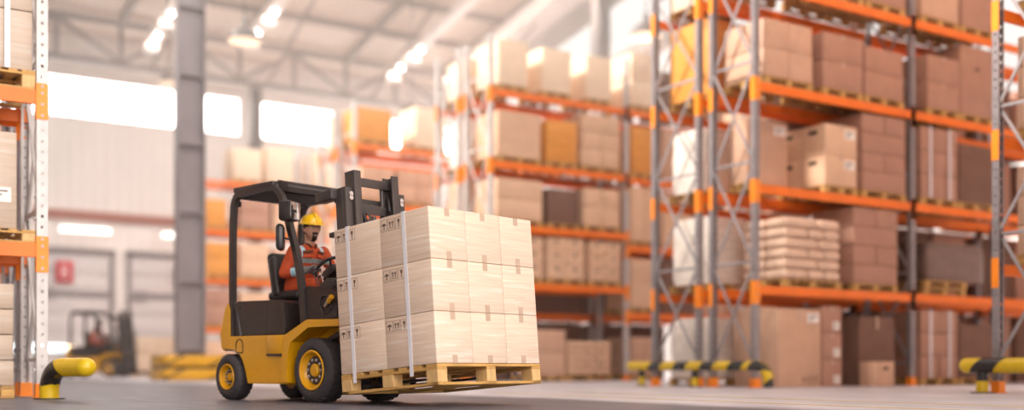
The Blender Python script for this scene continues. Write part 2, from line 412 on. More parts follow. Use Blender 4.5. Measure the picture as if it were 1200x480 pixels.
    f = MB(); f.box((-.56, -.56, 1.705), (.085, .20, .275), Matrix.Rotation(R(48), 3, 'Z'), .04); mh = P(f, 'work_lamp', 'black_gloss', 40)
    f = MB(); f.tube([(-.54, -.54, 1.70), (-.51, -.50, 1.69), (-.49, -.47, 1.70)], .012, 6); P(f, 'lamp_bracket', 'black_paint', 40, mh)
    # seat
    f = MB(); f.bx(-1.24, -.70, -.25, .25, 1.085, 1.19, .04); P(f, 'seat', 'black_vinyl', 50)
    f = MB(); f.box((-1.17, 0, 1.37), (.12, .50, .50), Matrix.Rotation(R(-13), 3, 'Y'), .05); P(f, 'backrest', 'black_vinyl', 50)
    for s in (-1, 1):
        f = MB(); f.box((-1.11, s*.235, 1.35), (.10, .07, .44), Matrix.Rotation(R(-13), 3, 'Y'), .03); P(f, 'seat_bolster', 'black_vinyl', 50)
    # steering wheel on its column, levers
    f = MB(); f.cyl((-.12, 0, 1.10), (-.42, 0, 1.385), .035, 12); P(f, 'steering_column', 'black_paint', 40)
    tl = Matrix.Translation((-.45, 0, 1.41)) @ Matrix.Rotation(R(-42), 4, 'Y')
    f = MB(); f.tube([tl @ Vector((.165*math.cos(2*PI*k/28), .165*math.sin(2*PI*k/28), 0)) for k in range(28)], .018, 8, closed=True)
    for a in (90, 210, 330):
        f.cyl(tl @ Vector((0, 0, -.02)), tl @ Vector((.16*math.cos(R(a)), .16*math.sin(R(a)), 0)), .013, 8)
    f.lathe([(.001, .02), (.04, .015), (.05, -.01), (.04, -.04), (.001, -.04)]); bm_hub = f
    for v in f.bm.verts[-160:]: v.co = tl @ v.co
    P(f, 'steering_wheel', 'black_gloss', 40)
    f = MB(); f.box((-.26, -.12, 1.36), (.20, .12, .09), Matrix.Rotation(R(-25), 3, 'Y'), .02); P(f, 'control_pod', 'black_paint')
    for k, y in enumerate((-.25, -.31, -.36)):
        f = MB(); f.cyl((-.20 + .02*k, y, 1.16), (-.29 + .02*k, y - .01, 1.365 - .02*k), .0075, 8); lv = P(f, 'control_lever', 'chrome' if k == 0 else 'mast_steel', 40)
        f = MB(); f.ball((-.293 + .02*k, y - .01, 1.37 - .02*k), .019, 10); P(f, 'lever_knob', 'black_gloss', 60, lv)
    # --- mast, tilted back
    T = Matrix.Translation((.36, 0, .12)) @ Matrix.Rotation(-TILT, 4, 'Y')
    def MP(mb, name, m, sm=35, par=fl):
        mb.bm.transform(T); return mb.build(name, m, par, sm)
    def rail(y0, s, x0, x1, h, tk=.018, fl_w=.07):
        f = MB()
        f.bx(x0, x1, s*y0, s*(y0 + tk), 0, h, .003)
        f.bx(x0, x0 + tk, s*(y0 - fl_w), s*y0, 0, h, .003); f.bx(x1 - tk, x1, s*(y0 - fl_w), s*y0, 0, h, .003)
        return f
    for s in (-1, 1):
        MP(rail(.375, s, -.06, .10, 2.04), 'outer_mast_rail', 'mast_steel')
        f = MB(); f.bx(.035, .05, s*.305, s*.396, 0, 2.04, .003); MP(f, 'mast_rail_rib', 'mast_steel')
        MP(rail(.275, s, -.02, .13, 2.215), 'inner_mast_rail', 'mast_steel')
        for z in (1.97, 1.93):
            f = MB(); f.cyl((.07, s*.335, z), (.125, s*.335, z), .024, 14); MP(f, 'mast_roller', 'chrome', 40)
        f = MB(); f.cyl((.0, s*.17, .06), (.0, s*.17, 1.62), .034, 14); cy = MP(f, 'lift_cylinder', 'mast_steel', 40)
        f = MB(); f.cyl((.0, s*.17, 1.62), (.0, s*.17, 2.12), .022, 12); MP(f, 'piston_rod', 'mast_steel', 40, cy)
        f = MB(); f.bx(-.16, -.04, s*.29, s*.42, 1.56, 1.61, .006); MP(f, 'mast_bracket', 'black_paint')
        f = MB(); f.cyl((-.03, s*.35, .62), (-.52, s*.33, .50), .035, 12); MP(f, 'tilt_cylinder', 'mast_steel', 40)
    f = MB(); f.bx(-.30, -.03, -.47, -.34, 1.93, 2.03, .012); MP(f, 'guard_tie', 'black_paint')
    f = MB(); f.bx(-.30, -.03, .34, .47, 1.93, 2.03, .012); MP(f, 'guard_tie', 'black_paint')
    for z0, z1 in ((2.08, 2.17), (1.80, 1.90)):
        f = MB(); f.bx(.02, .045, -.275, .275, z0, z1, .006); MP(f, 'inner_mast_crossbar', 'mast_steel')
    for z0, z1 in ((1.90, 1.98), (.30, .40)):
        f = MB(); f.bx(-.075, -.05, -.40, .40, z0, z1, .006); MP(f, 'outer_mast_crossbar', 'mast_steel')
    f = MB(); f.cyl((.05, 0, .06), (.05, 0, 1.0), .045, 14); cy = MP(f, 'free_lift_cylinder', 'mast_steel', 40)
    f = MB(); f.cyl((.05, 0, 1.0), (.05, 0, 1.78), .028, 12); MP(f, 'piston_rod', 'mast_steel', 40, cy)
    for s in (-1, 1):                      # chains: links stacked edge to edge
        f = MB()
        for k in range(40):
            f.box((.075, s*.11, .40 + k*.034), (.014 if k % 2 else .022, .03, .034), None, .003)
        MP(f, 'lift_chain', 'black_paint')
        f = MB(); f.tube([(.02, s*.23, 2.0), (.06, s*.21, 1.95), (.10, s*.18, 1.84), (.10, s*.15, 1.70), (.07, s*.14, 1.5), (.05, s*.14, 1.1)], .020, 8); MP(f, 'hydraulic_hose', 'hose', 50)
        f = MB(); f.lathe([(.055, -.02), (.045, -.012), (.045, .012), (.055, .02)], (.075, s*.11, 1.74), 'y', 20, closed=True); MP(f, 'chain_pulley', 'black_paint', 40)
    # fork carriage, load backrest, forks (inside the pallet)
    for z in (.34, .74):
        f = MB(); f.bx(.095, .128, -.50, .50, z - .05, z + .05, .006); MP(f, 'carriage_bar', 'mast_steel')
    f = MB()
    for z in (.80, 1.50): f.bx(.10, .126, -.52, .52, z, z + .04)
    for k in range(7): f.bx(.10, .126, -.52 + k*.168, -.49 + k*.168, .80, 1.52)
    MP(f, 'load_backrest', 'black_paint')
    for s in (-1, 1):
        f = MB(); f.bx(.128, .162, s*.30 - .06, s*.30 + .06, .02, .80, .008)
        f.prism([(.13, .018), (1.26, .036), (1.26, .046), (.16, .056)], s*.30 - .06, s*.30 + .06, 'y', bev=.004)
        MP(f, 'fork', 'fork_steel')
    # rear lamps
    for s in (-1, 1):
        f = MB(); f.box((-1.60, s*.40, 2.17), (.07, .09, .07), None, .015); lp = P(f, 'tail_lamp', 'black_gloss')
    return fl

FORK = make_forklift()
tag(FORK, 'yellow counterbalance forklift carrying the tall strapped load of pale cartons', 'forklift', 'forklifts in the hall')
# ------------------------------------------------------------------ pallets and the carried load
def part_copy(proto_cache, key, name, mk, mats, parent, loc=None, rot=None, sm=None):
    if key not in proto_cache: proto_cache[key] = mk().mesh(name, mats, sm)
    return link(name, proto_cache[key], parent, loc, rot=rot)
PC = {}

def pallet_parts(t, L, W, H, full, m='wood', mb='wood_block'):
    """origin at the pallet's bottom centre; L along x (stringers), W along y, H high"""
    d = .022 if H < .17 else .026
    bh = H - 3*d
    bw, bl = .12, .145
    def boards(w, l, y):
        def mk():
            f = MB(); f.bx(-l/2, l/2, -w/2, w/2, 0, d, .003); return f
        return mk
    n = 7
    for k in range(n):                      # deck boards run across y at stations along x
        x = -L/2 + .06 + k*(L - .12)/(n - 1)
        w = .145 if k in (0, 3, n - 1) else .10
        x = min(max(x, -L/2 + w/2), L/2 - w/2)
        part_copy(PC, ('deck', w, W, d), 'deck_board', boards(w, W, 0), m, t, (x, 0, H - d), (0, 0, PI/2))
    for y in (-W/2 + bw/2, 0, W/2 - bw/2):
        part_copy(PC, ('str', L, d), 'stringer_board', boards(bw, L, 0), m, t, (0, y, H - 2*d))
        part_copy(PC, ('str', L, d), 'bottom_board', boards(bw, L, 0), m, t, (0, y, 0))
        for x in (-L/2 + bl/2, 0, L/2 - bl/2):
            def mk():
                f = MB(); f.bx(-bl/2, bl/2, -bw/2, bw/2, 0, bh, .004); return f
            part_copy(PC, ('blk', bl, bw, bh), 'block', mk, mb, t, (x, y, d))
    if full:
        for x in (-L/2 + .05, L/2 - .05):
            part_copy(PC, ('cross', W, d), 'bottom_cross_board', boards(.10, W, 0), m, t, (x, 0, .0), (0, 0, PI/2))

def print_icons(f, x0, z0, k, flip=1):
    """three handling marks in outlined boxes (umbrella, two arrows, glass) in the local xz plane at y=0; k = box size"""
    def frame(x, z, w, h, t=.0028):
        for a, b, c, d in ((x, x+w, z, z+t), (x, x+w, z+h-t, z+h), (x, x+t, z, z+h), (x+w-t, x+w, z, z+h)): f.bx(a, b, -.0012, .0, c, d)
    w, h = k, k*1.15
    for q in range(3): frame(x0 + q*(w + .012), z0, w, h)
    # umbrella: half disc canopy, stick with hook
    cx, cz = x0 + w/2, z0 + h*.48
    f.prism([(cx + .34*w*math.cos(R(a)), cz + .26*w*math.sin(R(a))) for a in range(0, 181, 20)], -.0012, 0, 'y')
    f.bx(cx - .006, cx + .006, -.0012, 0, z0 + h*.18, cz); f.bx(cx - .022, cx + .006, -.0012, 0, z0 + h*.16, z0 + h*.20)
    # two arrows up on a bar
    cx = x0 + (w + .012) + w/2
    for dx in (-.2*w, .2*w):
        f.bx(cx + dx - .006, cx + dx + .006, -.0012, 0, z0 + h*.28, z0 + h*.62)
        f.prism([(cx + dx - .018, z0 + h*.60), (cx + dx + .018, z0 + h*.60), (cx + dx, z0 + h*.82)], -.0012, 0, 'y')
    f.bx(cx - .34*w, cx + .34*w, -.0012, 0, z0 + h*.16, z0 + h*.21)
    # wine glass
    cx = x0 + 2*(w + .012) + w/2
    f.prism([(cx - .18*w, z0 + h*.82), (cx + .18*w, z0 + h*.82), (cx + .15*w, z0 + h*.56), (cx + .02*w, z0 + h*.46), (cx - .02*w, z0 + h*.46), (cx - .15*w, z0 + h*.56)], -.0012, 0, 'y')
    f.bx(cx - .005, cx + .005, -.0012, 0, z0 + h*.2, z0 + h*.48); f.bx(cx - .13*w, cx + .13*w, -.0012, 0, z0 + h*.16, z0 + h*.2)

LS = .89
LX, LY, LH = 1.344, 1.376, 1.408
_X, _D = -.744*LS, 11*LS
LCORNER = Vector((math.cos(R(32.5))*_X + math.sin(R(32.5))*_D, -math.sin(R(32.5))*_X + math.cos(R(32.5))*_D, (.401-.36)*LS + .36))
LM = Matrix.Translation(LCORNER) @ Matrix.Rotation(FL_YAW, 4, 'Z') @ Matrix.Rotation(-TILT, 4, 'Y')
LROT = (0, -TILT, FL_YAW)
def lp(x, y, z): return LM @ Vector((x, y, z))       # load frame: x 0..-LX back, y 0..LY to the far side, z up

PAL_H = .19
pal = empty('pallet', lp(-LX/2, LY/2, -PAL_H - .002), rot=LROT)
pallet_parts(pal, LX, LY, PAL_H, True)
tag(pal, 'yellowish wooden pallet lifted on the forks under the strapped cartons', 'pallet')

cw_, cd_, ch_ = LX/2, LY/3, LH/3
def near_carton_mesh():
    f = MB(); g = .0015
    f.bx(-cw_/2 + g, cw_/2 - g, -cd_/2 + g, cd_/2 - g, g, ch_ - g, .007); return f
NCM = near_carton_mesh().mesh('carton', 'film_carton', 35)
def tape_piece():                           # tape over the top and bottom edges at mid face of the front (+x)
    f = MB(); w = .062; d = .075
    x = cw_/2 - .0015
    for z0, z1 in ((ch_ - d, ch_ - .002), (.002, d)):
        f.bx(x - .001, x + .0012, -w/2, w/2, z0, z1)
    return f
TPM = tape_piece().mesh('packing_tape', 'tape')
def marks():
    f = MB(); print_icons(f, -cw_/2 + .022, ch_ - .135, .090)
    for v in f.bm.verts: v.co.y -= cd_/2 - .0012
    return f
MKM = marks().mesh('handling_marks', 'ink')
LAY = ('bottom', 'middle', 'top')
for iz in range(3):
    for ix in range(2):                     # ix 0: the front row, ix 1: the row against the mast
        for iy in range(3):                 # iy 0: near side of the load
            if ix == 1 and iy > 0 and iz < 2: continue    # buried or behind everything
            o = link('carton', NCM, None, lp(-cw_/2 - ix*cw_, cd_/2 + iy*cd_, iz*ch_), rot=LROT)
            if ix == 0: link('packing_tape', TPM, o)
            if iy == 0: link('handling_marks', MKM, o)
            row = 'front' if ix == 0 else 'mast-side'
            col = ('strapped corner column', 'middle column', 'column away from straps')[iy]
            if ix == 1: col = ('strapped side', 'middle column', 'side away from straps')[iy]
            tag(o, f'pale carton on the forklift, {LAY[iz]} layer, {row} row, {col}', 'carton', 'cartons carried on the forklift')

def strap(x):
    f = MB(); w = .046; t = .004
    zt = LH + .001; path = [(-.0, -PAL_H*.42), (-.0, zt), (LY, zt), (LY, -PAL_H*.42)]
    f.bx(-w/2, w/2, -t - .001, -.001, -PAL_H*.48, zt + t); f.bx(-w/2, w/2, -t - .001, LY + t + .001, zt, zt + t); f.bx(-w/2, w/2, LY + .001, LY + t + .001, -PAL_H*.48, zt + t)
    o = f.build('strap', 'strap', None, 30); o.location = lp(x, 0, 0); o.rotation_euler = LROT
    return o
tag(strap(-1.14), 'white strap round the forklift load, the one beside the mast', 'strap', 'straps round the load')
tag(strap(-.335), 'white strap round the forklift load, the one nearer the front cartons', 'strap', 'straps round the load')
# ------------------------------------------------------------------ the driver, seated in the forklift (same axes as the forklift; his right side is y < 0)
def new_from_eval(o):
    dg = bpy.context.evaluated_depsgraph_get()
    me = bpy.data.meshes.new_from_object(o.evaluated_get(dg))
    return me

def unify(mb, voxel, smooth_it, name, mats):
    bmesh.ops.recalc_face_normals(mb.bm, faces=mb.bm.faces[:])
    me = bpy.data.meshes.new(name); mb.bm.to_mesh(me); mb.bm.free()
    o = bpy.data.objects.new(name, me); COL.objects.link(o)
    r = o.modifiers.new('r', 'REMESH'); r.mode = 'VOXEL'; r.voxel_size = voxel; r.use_smooth_shade = True
    if smooth_it:
        s = o.modifiers.new('s', 'SMOOTH'); s.factor = .5; s.iterations = smooth_it
    bpy.context.view_layer.update()
    out = new_from_eval(o); out.name = name
    bpy.data.objects.remove(o)
    out.materials.clear()
    for m in mats: out.materials.append(M[m])
    for p in out.polygons: p.use_smooth = True
    return out

HEADC = Vector((-.772, 0, 1.858)); HEADR = Euler((0, R(5), R(-13))).to_matrix()
def g(a, s): return math.exp(-(a/s)**2)
def head_point(u):
    """u: unit vector, x forward, z up -> head surface, metres"""
    x, y, z = u
    p = Vector((x*.103, y*.084, z*.126))
    if z < 0:
        k = -z
        p.y *= 1 - .30*k**1.5; 
        if x > 0: p.x += .010*k
        else: p.x *= 1 - .35*k
    front = max(0, x)
    if x > .2:
        p.x += .026*g(y, .13)*g(z + .12, .17) + .006*g(y, .10)*g(z - .12, .2)        # nose
        p.x -= .012*(g(y - .36, .17) + g(y + .36, .17))*g(z - .06, .13)               # eye sockets
        p.x += .007*g(abs(y) - .30, .22)*g(z - .25, .10)                              # brow
        p.x += .008*g(y, .26)*g(z + .46, .06) + .006*g(y, .24)*g(z + .58, .06)        # lips
        p.x += .012*g(y, .30)*g(z + .82, .15)                                         # chin
    return p

def head_mesh(mb, grow=0., keep=None):
    nu, nv = 48, 36
    grid = {}
    for j in range(nv + 1):
        th = PI*j/nv
        for i in range(nu):
            ph = 2*PI*i/nu
            u = Vector((math.sin(th)*math.cos(ph), math.sin(th)*math.sin(ph), math.cos(th)))
            p = head_point(u); p += u*grow
            grid[i, j] = (mb.bm.verts.new(HEADC + HEADR @ p), u)
    for j in range(nv):
        for i in range(nu):
            q = [grid[i, j], grid[(i+1) % nu, j], grid[(i+1) % nu, j+1], grid[i, j+1]]
            c = sum((w[1] for w in q), Vector())/4
            if keep and not keep(c): continue
            f = mb.bm.faces.new([w[0] for w in q]); f.smooth = True
    return mb

SH = {'R': dict(sh=(-.83, -.185, 1.615), el=(-.86, -.30, 1.365), wr=(-.62, -.185, 1.385), up=1), 'L': dict(sh=(-.81, .185, 1.615), el=(-.74, .31, 1.38), wr=(-.50, .16, 1.44), up=1)}
GRIP = {'R': Vector((-.555, -.135, 1.40)), 'L': Vector((-.425, .150, 1.455))}

def torso_rings(grow=0.):
    # (x, z, half depth, half width)
    secs = [(-.97, 1.17, .10, .155), (-.975, 1.22, .125, .175), (-.96, 1.29, .12, .168), (-.93, 1.37, .115, .165), (-.90, 1.45, .118, .172), (-.865, 1.53, .122, .182), (-.845, 1.59, .11, .185), (-.835, 1.635, .085, .165), (-.83, 1.665, .065, .11), (-.825, 1.69, .056, .066)]
    out = []
    for x, z, a, b in secs:
        a += grow; b += grow
        out.append([Vector((x + a*math.copysign(abs(math.cos(t))**.85, math.cos(t)), b*math.copysign(abs(math.sin(t))**.85, math.sin(t)), z)) for t in [2*PI*k/28 for k in range(28)]])
    return out

def limb(mb, pts, rads, n=14):
    P = []; Q = []
    for (a, ra), (b, rb) in zip(zip(pts, rads), zip(pts[1:], rads[1:])):
        for k in range(6):
            t = k/6; P.append(Vector(a).lerp(Vector(b), t)); Q.append(ra + (rb - ra)*t)
    P.append(Vector(pts[-1])); Q.append(rads[-1])
    mb.tube(P, rads[0], n, radii=Q)
    for p, r in zip(pts, rads): mb.ball(p, r*.99, 14)

def hand(mb, side, grow=0.):
    s = -1 if side == 'R' else 1
    wr = Vector(SH[side]['wr']); gp = GRIP[side]
    d = (gp - wr).normalized()
    # rim direction at the grip (tangent of the wheel) and the palm normal
    tn = Vector((.55, .62*(-s)*-1, .45)).normalized()
    tn = (tn - d*tn.dot(d)).normalized(); nrm = d.cross(tn)
    if nrm.z > 0: nrm = -nrm                       # palm faces down onto the rim
    palm0 = wr + d*.015; palm1 = gp - nrm*.026
    mb.loft([[c + tn*(a*math.cos(t)) + nrm*(b*math.sin(t)) for t in [2*PI*k/14 for k in range(14)]] for c, a, b in ((wr - d*.01, .027 + grow, .021 + grow), (palm0 + d*.02, .036 + grow, .019 + grow), (palm0.lerp(palm1, .7), .043 + grow, .018 + grow), (palm1 + d*.012, .041 + grow, .015 + grow))])
    for k, (o, L) in enumerate(((-.032, .85), (-.011, 1.0), (.011, .95), (.031, .78))):   # four fingers curl over the rim
        b0 = palm1 + tn*o; Lk = .036*L
        p1 = b0 + d*Lk + nrm*.004; p2 = p1 + (d*.35 + nrm*.9).normalized()*Lk*.85; p3 = p2 + (-d*.75 + nrm*.5).normalized()*Lk*.75
        mb.tube([b0, p1, p2, p3], .0095, 8, radii=[.0100 + grow, .0096 + grow, .0088 + grow, .0078 + grow])
        for q, rr in ((p1, .0098), (p2, .0090), (p3, .0078)): mb.ball(q, rr + grow, 8)
    side_d = -tn if (tn.y*s) > 0 else tn               # thumb leaves the palm's inner side
    b0 = palm0 + d*.02 + side_d*.034; p1 = b0 + (d*.6 + side_d*.5 + nrm*.4).normalized()*.034; p2 = p1 + (d*.8 + nrm*.6).normalized()*.028
    mb.tube([b0, p1, p2], .0115, 8, radii=[.0130 + grow, .0112 + grow, .0090 + grow])
    mb.ball(p1, .0112 + grow, 8); mb.ball(p2, .0092 + grow, 8)

LEGS = {s: [(-.96, s*.10, 1.21), (-.50, s*.145, 1.235), (-.46, s*.15, .83)] for s in (-1, 1)}
def make_person():
    p = empty('person', FL_LOC, FL_YAW)
    b = MB()
    head_mesh(b)
    for s in (-1, 1):
        b.ball(HEADC + HEADR @ Vector((-.008, s*.085, -.005)), (.022, .012, .033), 12, rot=Euler((0, R(-12), s*R(22))).to_matrix())
    b.tube([(-.825, 0, 1.64), (-.81, 0, 1.70), (-.785, 0, 1.80)], .056, 16)
    b.loft(torso_rings())
    for k, q in SH.items(): limb(b, [q['sh'], q['el'], q['wr']], [.055, .042, .028]); hand(b, k)
    for s, q in LEGS.items(): limb(b, q, [.085, .058, .042]); b.ball((-.40, s*.15, .775), (.12, .045, .045), 12)
    body = unify(b, .0065, 1, 'person_body', ['skin'])
    bo = link('body', body, p)
    # eyes, brows
    for s in (-1, 1):
        c = HEADC + HEADR @ Vector((.082, s*.032, .010))
        f = MB(); f.ball(c, .0125, 12); e = f.build('eye', 'eye_white', p, 60)
        f = MB(); f.ball(c + HEADR @ Vector((.0085, 0, -.001)), .0062, 10); f.build('iris', 'iris', e, 60)
        f = MB(); f.tube([HEADC + HEADR @ Vector(v) for v in ((.105, s*.012, .030), (.103, s*.032, .036), (.090, s*.053, .029))], .0048, 6, radii=[.005, .0052, .0032]); f.build('eyebrow', 'hair', p, 60)
    def shell(name, m, keep, grow, th):
        f = MB(); head_mesh(f, grow, keep)
        loose = [v for v in f.bm.verts if not v.link_faces]; bmesh.ops.delete(f.bm, geom=loose, context='VERTS')
        bmesh.ops.solidify(f.bm, geom=f.bm.faces[:], thickness=th)
        return f.build(name, m, p, 60)
    def beard(c):
        mous = c.x > .5 and abs(c.y) < .34 and -.40 < c.z < -.30
        goat = c.x > .30 and abs(c.y) < .29 and c.z < -.60
        sides = c.x > .45 and .25 < abs(c.y) < .33 and -.72 < c.z < -.30
        return mous or goat or sides
    shell('beard', 'hair', beard, .0075, .004)
    shell('hair', 'hair', lambda c: (c.x < -.05 and c.z > -.42 and abs(c.y) < 1.1) or (c.z > .15 and c.x < .55) or (abs(c.y) > .8 and c.z > .0 and c.x < .3), .006, .004)
    # hard hat: shell, brim, ridge
    f = MB()
    HC = HEADC + HEADR @ Vector((-.008, 0, .056)); RX, RY, RZ = .140, .122, .116
    def hp(x, y, z): return HC + HEADR @ Vector((x, y, z))
    rings = []
    for th in (90, 80, 70, 60, 48, 36, 24, 12, 3):
        rings.append([hp(RX*math.sin(R(th))*math.cos(t), RY*math.sin(R(th))*math.sin(t), RZ*math.cos(R(th))) for t in [2*PI*k/36 for k in range(36)]])
    f.loft(rings); hat = f.build('hard_hat', 'helmet', p, 60)
    f = MB(); n = 36
    def brim(e, z): return [hp((RX + e + (.036 if math.cos(t) > 0 else 0)*max(0, math.cos(t))**1.5)*math.cos(t), (RY + e)*math.sin(t), z - .010*max(0, math.cos(t))) for t in [2*PI*k/n for k in range(n)]]
    f.loft([brim(-.012, .006), brim(.014, .002), brim(.016, -.006), brim(-.012, -.003)]); f.build('hat_brim', 'helmet', hat, 60)
    f = MB(); f.tube([hp(RX*1.0*math.sin(R(a)), 0, RZ*1.0*math.cos(R(a))) for a in range(-80, 81, 10)], .016, 8, radii=[.012]*3 + [.017]*11 + [.012]*3); f.build('hat_ridge', 'helmet', hat, 60)
    f = MB(); f.tube([HEADC + HEADR @ Vector((.005, s*.080, .05)) for s in (1,)] + [HEADC + HEADR @ Vector(v) for v in ((.01, .072, -.05), (.03, .045, -.118), (.04, 0, -.132), (.03, -.045, -.118), (.01, -.072, -.05), (.005, -.080, .05))], .004, 6); f.build('chin_strap', 'black_vinyl', hat, 60)
    # coverall
    c = MB(); c.loft(torso_rings(.014))
    for k, q in SH.items():
        sh, el, wr = Vector(q['sh']), Vector(q['el']), Vector(q['wr'])
        limb(c, [sh, sh.lerp(el, .5) + Vector((-.01, 0, 0)), el, el.lerp(wr, .85)], [.074, .066, .058, .045])
    for s, q in LEGS.items(): limb(c, [q[0], q[1], Vector(q[1]).lerp(Vector(q[2]), .9)], [.108, .082, .066])
    cm = unify(c, .010, 3, 'coverall', ['coverall', 'reflective', 'reflective_blue'])
    for pl in cm.polygons:
        v = pl.center; mi = 0
        ay = abs(v.y); arm = False
        for q in SH.values():
            el, wr = Vector(q['el']), Vector(q['wr'])
            t = (v - el).dot((wr - el).normalized())/(wr - el).length
            dist = (v - (el + (wr - el)*t)).length
            if 0.38 < t < .62 and dist < .075: mi = 2
            if -.2 < t < 1.1 and dist < .058: arm = True
        if not arm and ay < .225 and v.x < -.60:
            if 1.487 < v.z < 1.535 or 1.415 < v.z < 1.455: mi = 1
            elif 1.55 < v.z and .105 < ay < .145: mi = 2
        pl.material_index = mi
    cv = link('coverall', cm, p)
    f = MB()
    for s in (-1, 1):
        f.loft([[Vector((x + dx, s*y + dy*s, z)) for dx, dy in ((-.012, -.012), (.012, -.012), (.012, .012), (-.012, .012))] for x, y, z in ((-.885, .045, 1.725), (-.835, .075, 1.715), (-.765, .052, 1.695), (-.735, .022, 1.655))])
    f.build('collar', 'coverall_dark', cv, 50)
    for s in (-1, 1):
        f = MB(); f.box((-.728, s*.085, 1.572), (.012, .105, .065), Matrix.Rotation(R(-16), 3, 'Y') @ Matrix.Rotation(s*R(20), 3, 'Z'), .005); f.build('chest_pocket', 'coverall', cv, 40)
        f = MB(); f.box((-.722, s*.085, 1.606), (.012, .112, .03), Matrix.Rotation(R(-16), 3, 'Y') @ Matrix.Rotation(s*R(20), 3, 'Z'), .004); f.build('pocket_flap', 'coverall_dark', cv, 40)
    for k, q in SH.items():
        gm = MB(); hand(gm, k, .0035)
        w, e = Vector(q['wr']), Vector(q['el']); d = (w - e).normalized()
        gm.tube([w - d*.05, w - d*.02, w + d*.02], .04, 14, radii=[.047, .040, .034])
        link('glove', unify(gm, .0045, 1, 'glove', ['glove']), p)
    for s in (-1, 1):
        bt = MB(); bt.ball((-.40, s*.15, .765), (.145, .055, .055), 14); bt.tube([(-.465, s*.15, .92), (-.465, s*.15, .78)], .06, 12)
        link('boot', unify(bt, .012, 2, 'boot', ['boot']), p)
    return p
MAN = make_person()
tag(MAN, 'person in orange coverall and yellow hard hat driving the loaded forklift', 'person', 'forklift drivers')
# ------------------------------------------------------------------ pallet racking
def perforated(f, w, h, plane, off, x0, pitch=.125, hole=.028, hh=.034, mi=0):
    """a thin plate with a column of real holes; plane 'x' faces +-y (plate along x), 'y' faces +-x"""
    t = .004
    def bx(a0, a1, z0, z1):
        if plane == 'x': f.bx(x0 + a0, x0 + a1, off - t/2, off + t/2, z0, z1, mi=mi)
        else: f.bx(off - t/2, off + t/2, x0 + a0, x0 + a1, z0, z1, mi=mi)
    c = w/2
    bx(0, c - hole/2, 0, h); bx(c + hole/2, w, 0, h)
    z = .10; prev = 0
    while z + hh < h:
        bx(c - hole/2, c + hole/2, prev, z); prev = z + hh; z += pitch
    bx(c - hole/2, c + hole/2, prev, h)

UPC = {}
def upright_mesh(h, face, m='steel'):
    """post .12 (x) by .10 (y), origin at the floor centre; perforated front on the aisle side and perforated flanks"""
    k = (round(h, 2), face, m)
    if k not in UPC:
        f = MB(); w, d = .12, .10
        perforated(f, w, h, 'x', face*d/2, -w/2)
        perforated(f, d, h, 'y', -w/2, -d/2); perforated(f, d, h, 'y', w/2, -d/2)
        f.bx(-w/2, -w/2 + .03, -face*d/2 - .002, -face*d/2 + .002, 0, h); f.bx(w/2 - .03, w/2, -face*d/2 - .002, -face*d/2 + .002, 0, h)
        me = f.mesh('upright', m, None); UPC[k] = me
    return UPC[k]

def rack(label, us, v0, v1, face, levels, h, braces=(0,), group=None, name='pallet_rack', inner=True, bh=.16, bolts=True, m='steel'):
    """us: post lines along the row; v0 aisle side, v1 rear; face: -1 if the aisle side looks to -y, +1 if to +y.
    levels: list per bay of beam-top heights"""
    t = empty(name, (us[0], v0, 0)); ox, oy = us[0], v0
    tag(t, label, 'pallet rack', group)
    for i, u in enumerate(us):
        for v, fc in ((v0, face), (v1, -face)):
            up = link('upright', upright_mesh(h, fc, m), t, (u - ox, v - oy, 0))
            def foot():
                f = MB(); f.bx(-.075, .075, -.065, .065, 0, .17, .006); f.bx(-.10, .10, -.09, .09, 0, .012); return f
            part_copy(PC, 'rackfoot', 'base_plate', foot, 'orange_plate', up)
    for i in braces:
        u = us[i] - ox; dv = v1 - v0; step = 1.77; z = .45
        sgn = 1 if dv > 0 else -1
        a, b = sgn*.05, dv - sgn*.05
        zs = []
        while z < h - .1: zs.append(z); z += step
        for q, z in enumerate(zs):
            f = MB(); f.bx(u - .018, u + .018, min(a, b), max(a, b), z - .022, z + .022, .003); br = f.build('horizontal_brace', 'steel_lower' if m == 'steel' else m, t)
            if bolts:
                for vv in (0, dv):
                    for dz in (-.13, .13):
                        f = MB(); f.lathe([(.028, -.078), (.028, -.066), (.024, -.06), (.001, -.06)], (u, vv, z + dz), 'x', 6); f.bm.transform(Matrix()); f.build('bolt', 'bolt', br)
            if z + step <= h:
                for s in (0, 1):
                    p0 = Vector((u + (.02 if s else -.02), a if s == 0 else b, z + .06)); p1 = Vector((u + (.02 if s else -.02), b if s == 0 else a, z + step - .06))
                    f = MB(); f.sweep([p0, p1], [(-.02, -.014), (.02, -.014), (.02, .014), (-.02, .014)], Vector((1, 0, 0))); f.build('diagonal_brace', 'steel_lower' if m == 'steel' else m, t)
    for i in range(len(us) - 1):
        L = us[i+1] - us[i] - .12; cu = (us[i] + us[i+1])/2 - ox
        for z in levels[i]:
            for v, fc in ((v0, face), (v1, -face)) if inner else ((v0, face),):
                def beam():
                    f = MB(); f.bx(-L/2, L/2, -.025, .025, -bh, 0, .004)
                    f.bx(-L/2, L/2, -.026, .026, -bh*.30, -bh*.27); return f
                bm_ = part_copy(PC, ('beam', round(L, 3), bh), 'beam', beam, 'orange', t, (cu, v - oy + fc*.02, z))
                def conn():
                    f = MB(); f.bx(-.068, .068, -.0035, .0035, -.335, .085, .003)
                    for zz in (-.29, -.16, -.03, .05): f.bx(-.014, .014, -.006, .006, zz - .014, zz + .014, mi=1)
                    return f
                for s in (-1, 1):
                    part_copy(PC, 'conn', 'beam_connector', conn, ['orange_plate', 'steel_lower'], bm_, (s*(L/2 + .06), fc*.038, 0))
        # rear-end side plates so the connector wraps round the end post
    for z in levels[0]:
        for v in (v0, v1):
            f = MB(); f.bx(-.0655, -.0615, v - oy - .052, v - oy + .052, z - .335, z + .085); f.build('connector_flank', 'orange_plate', t)
    return t

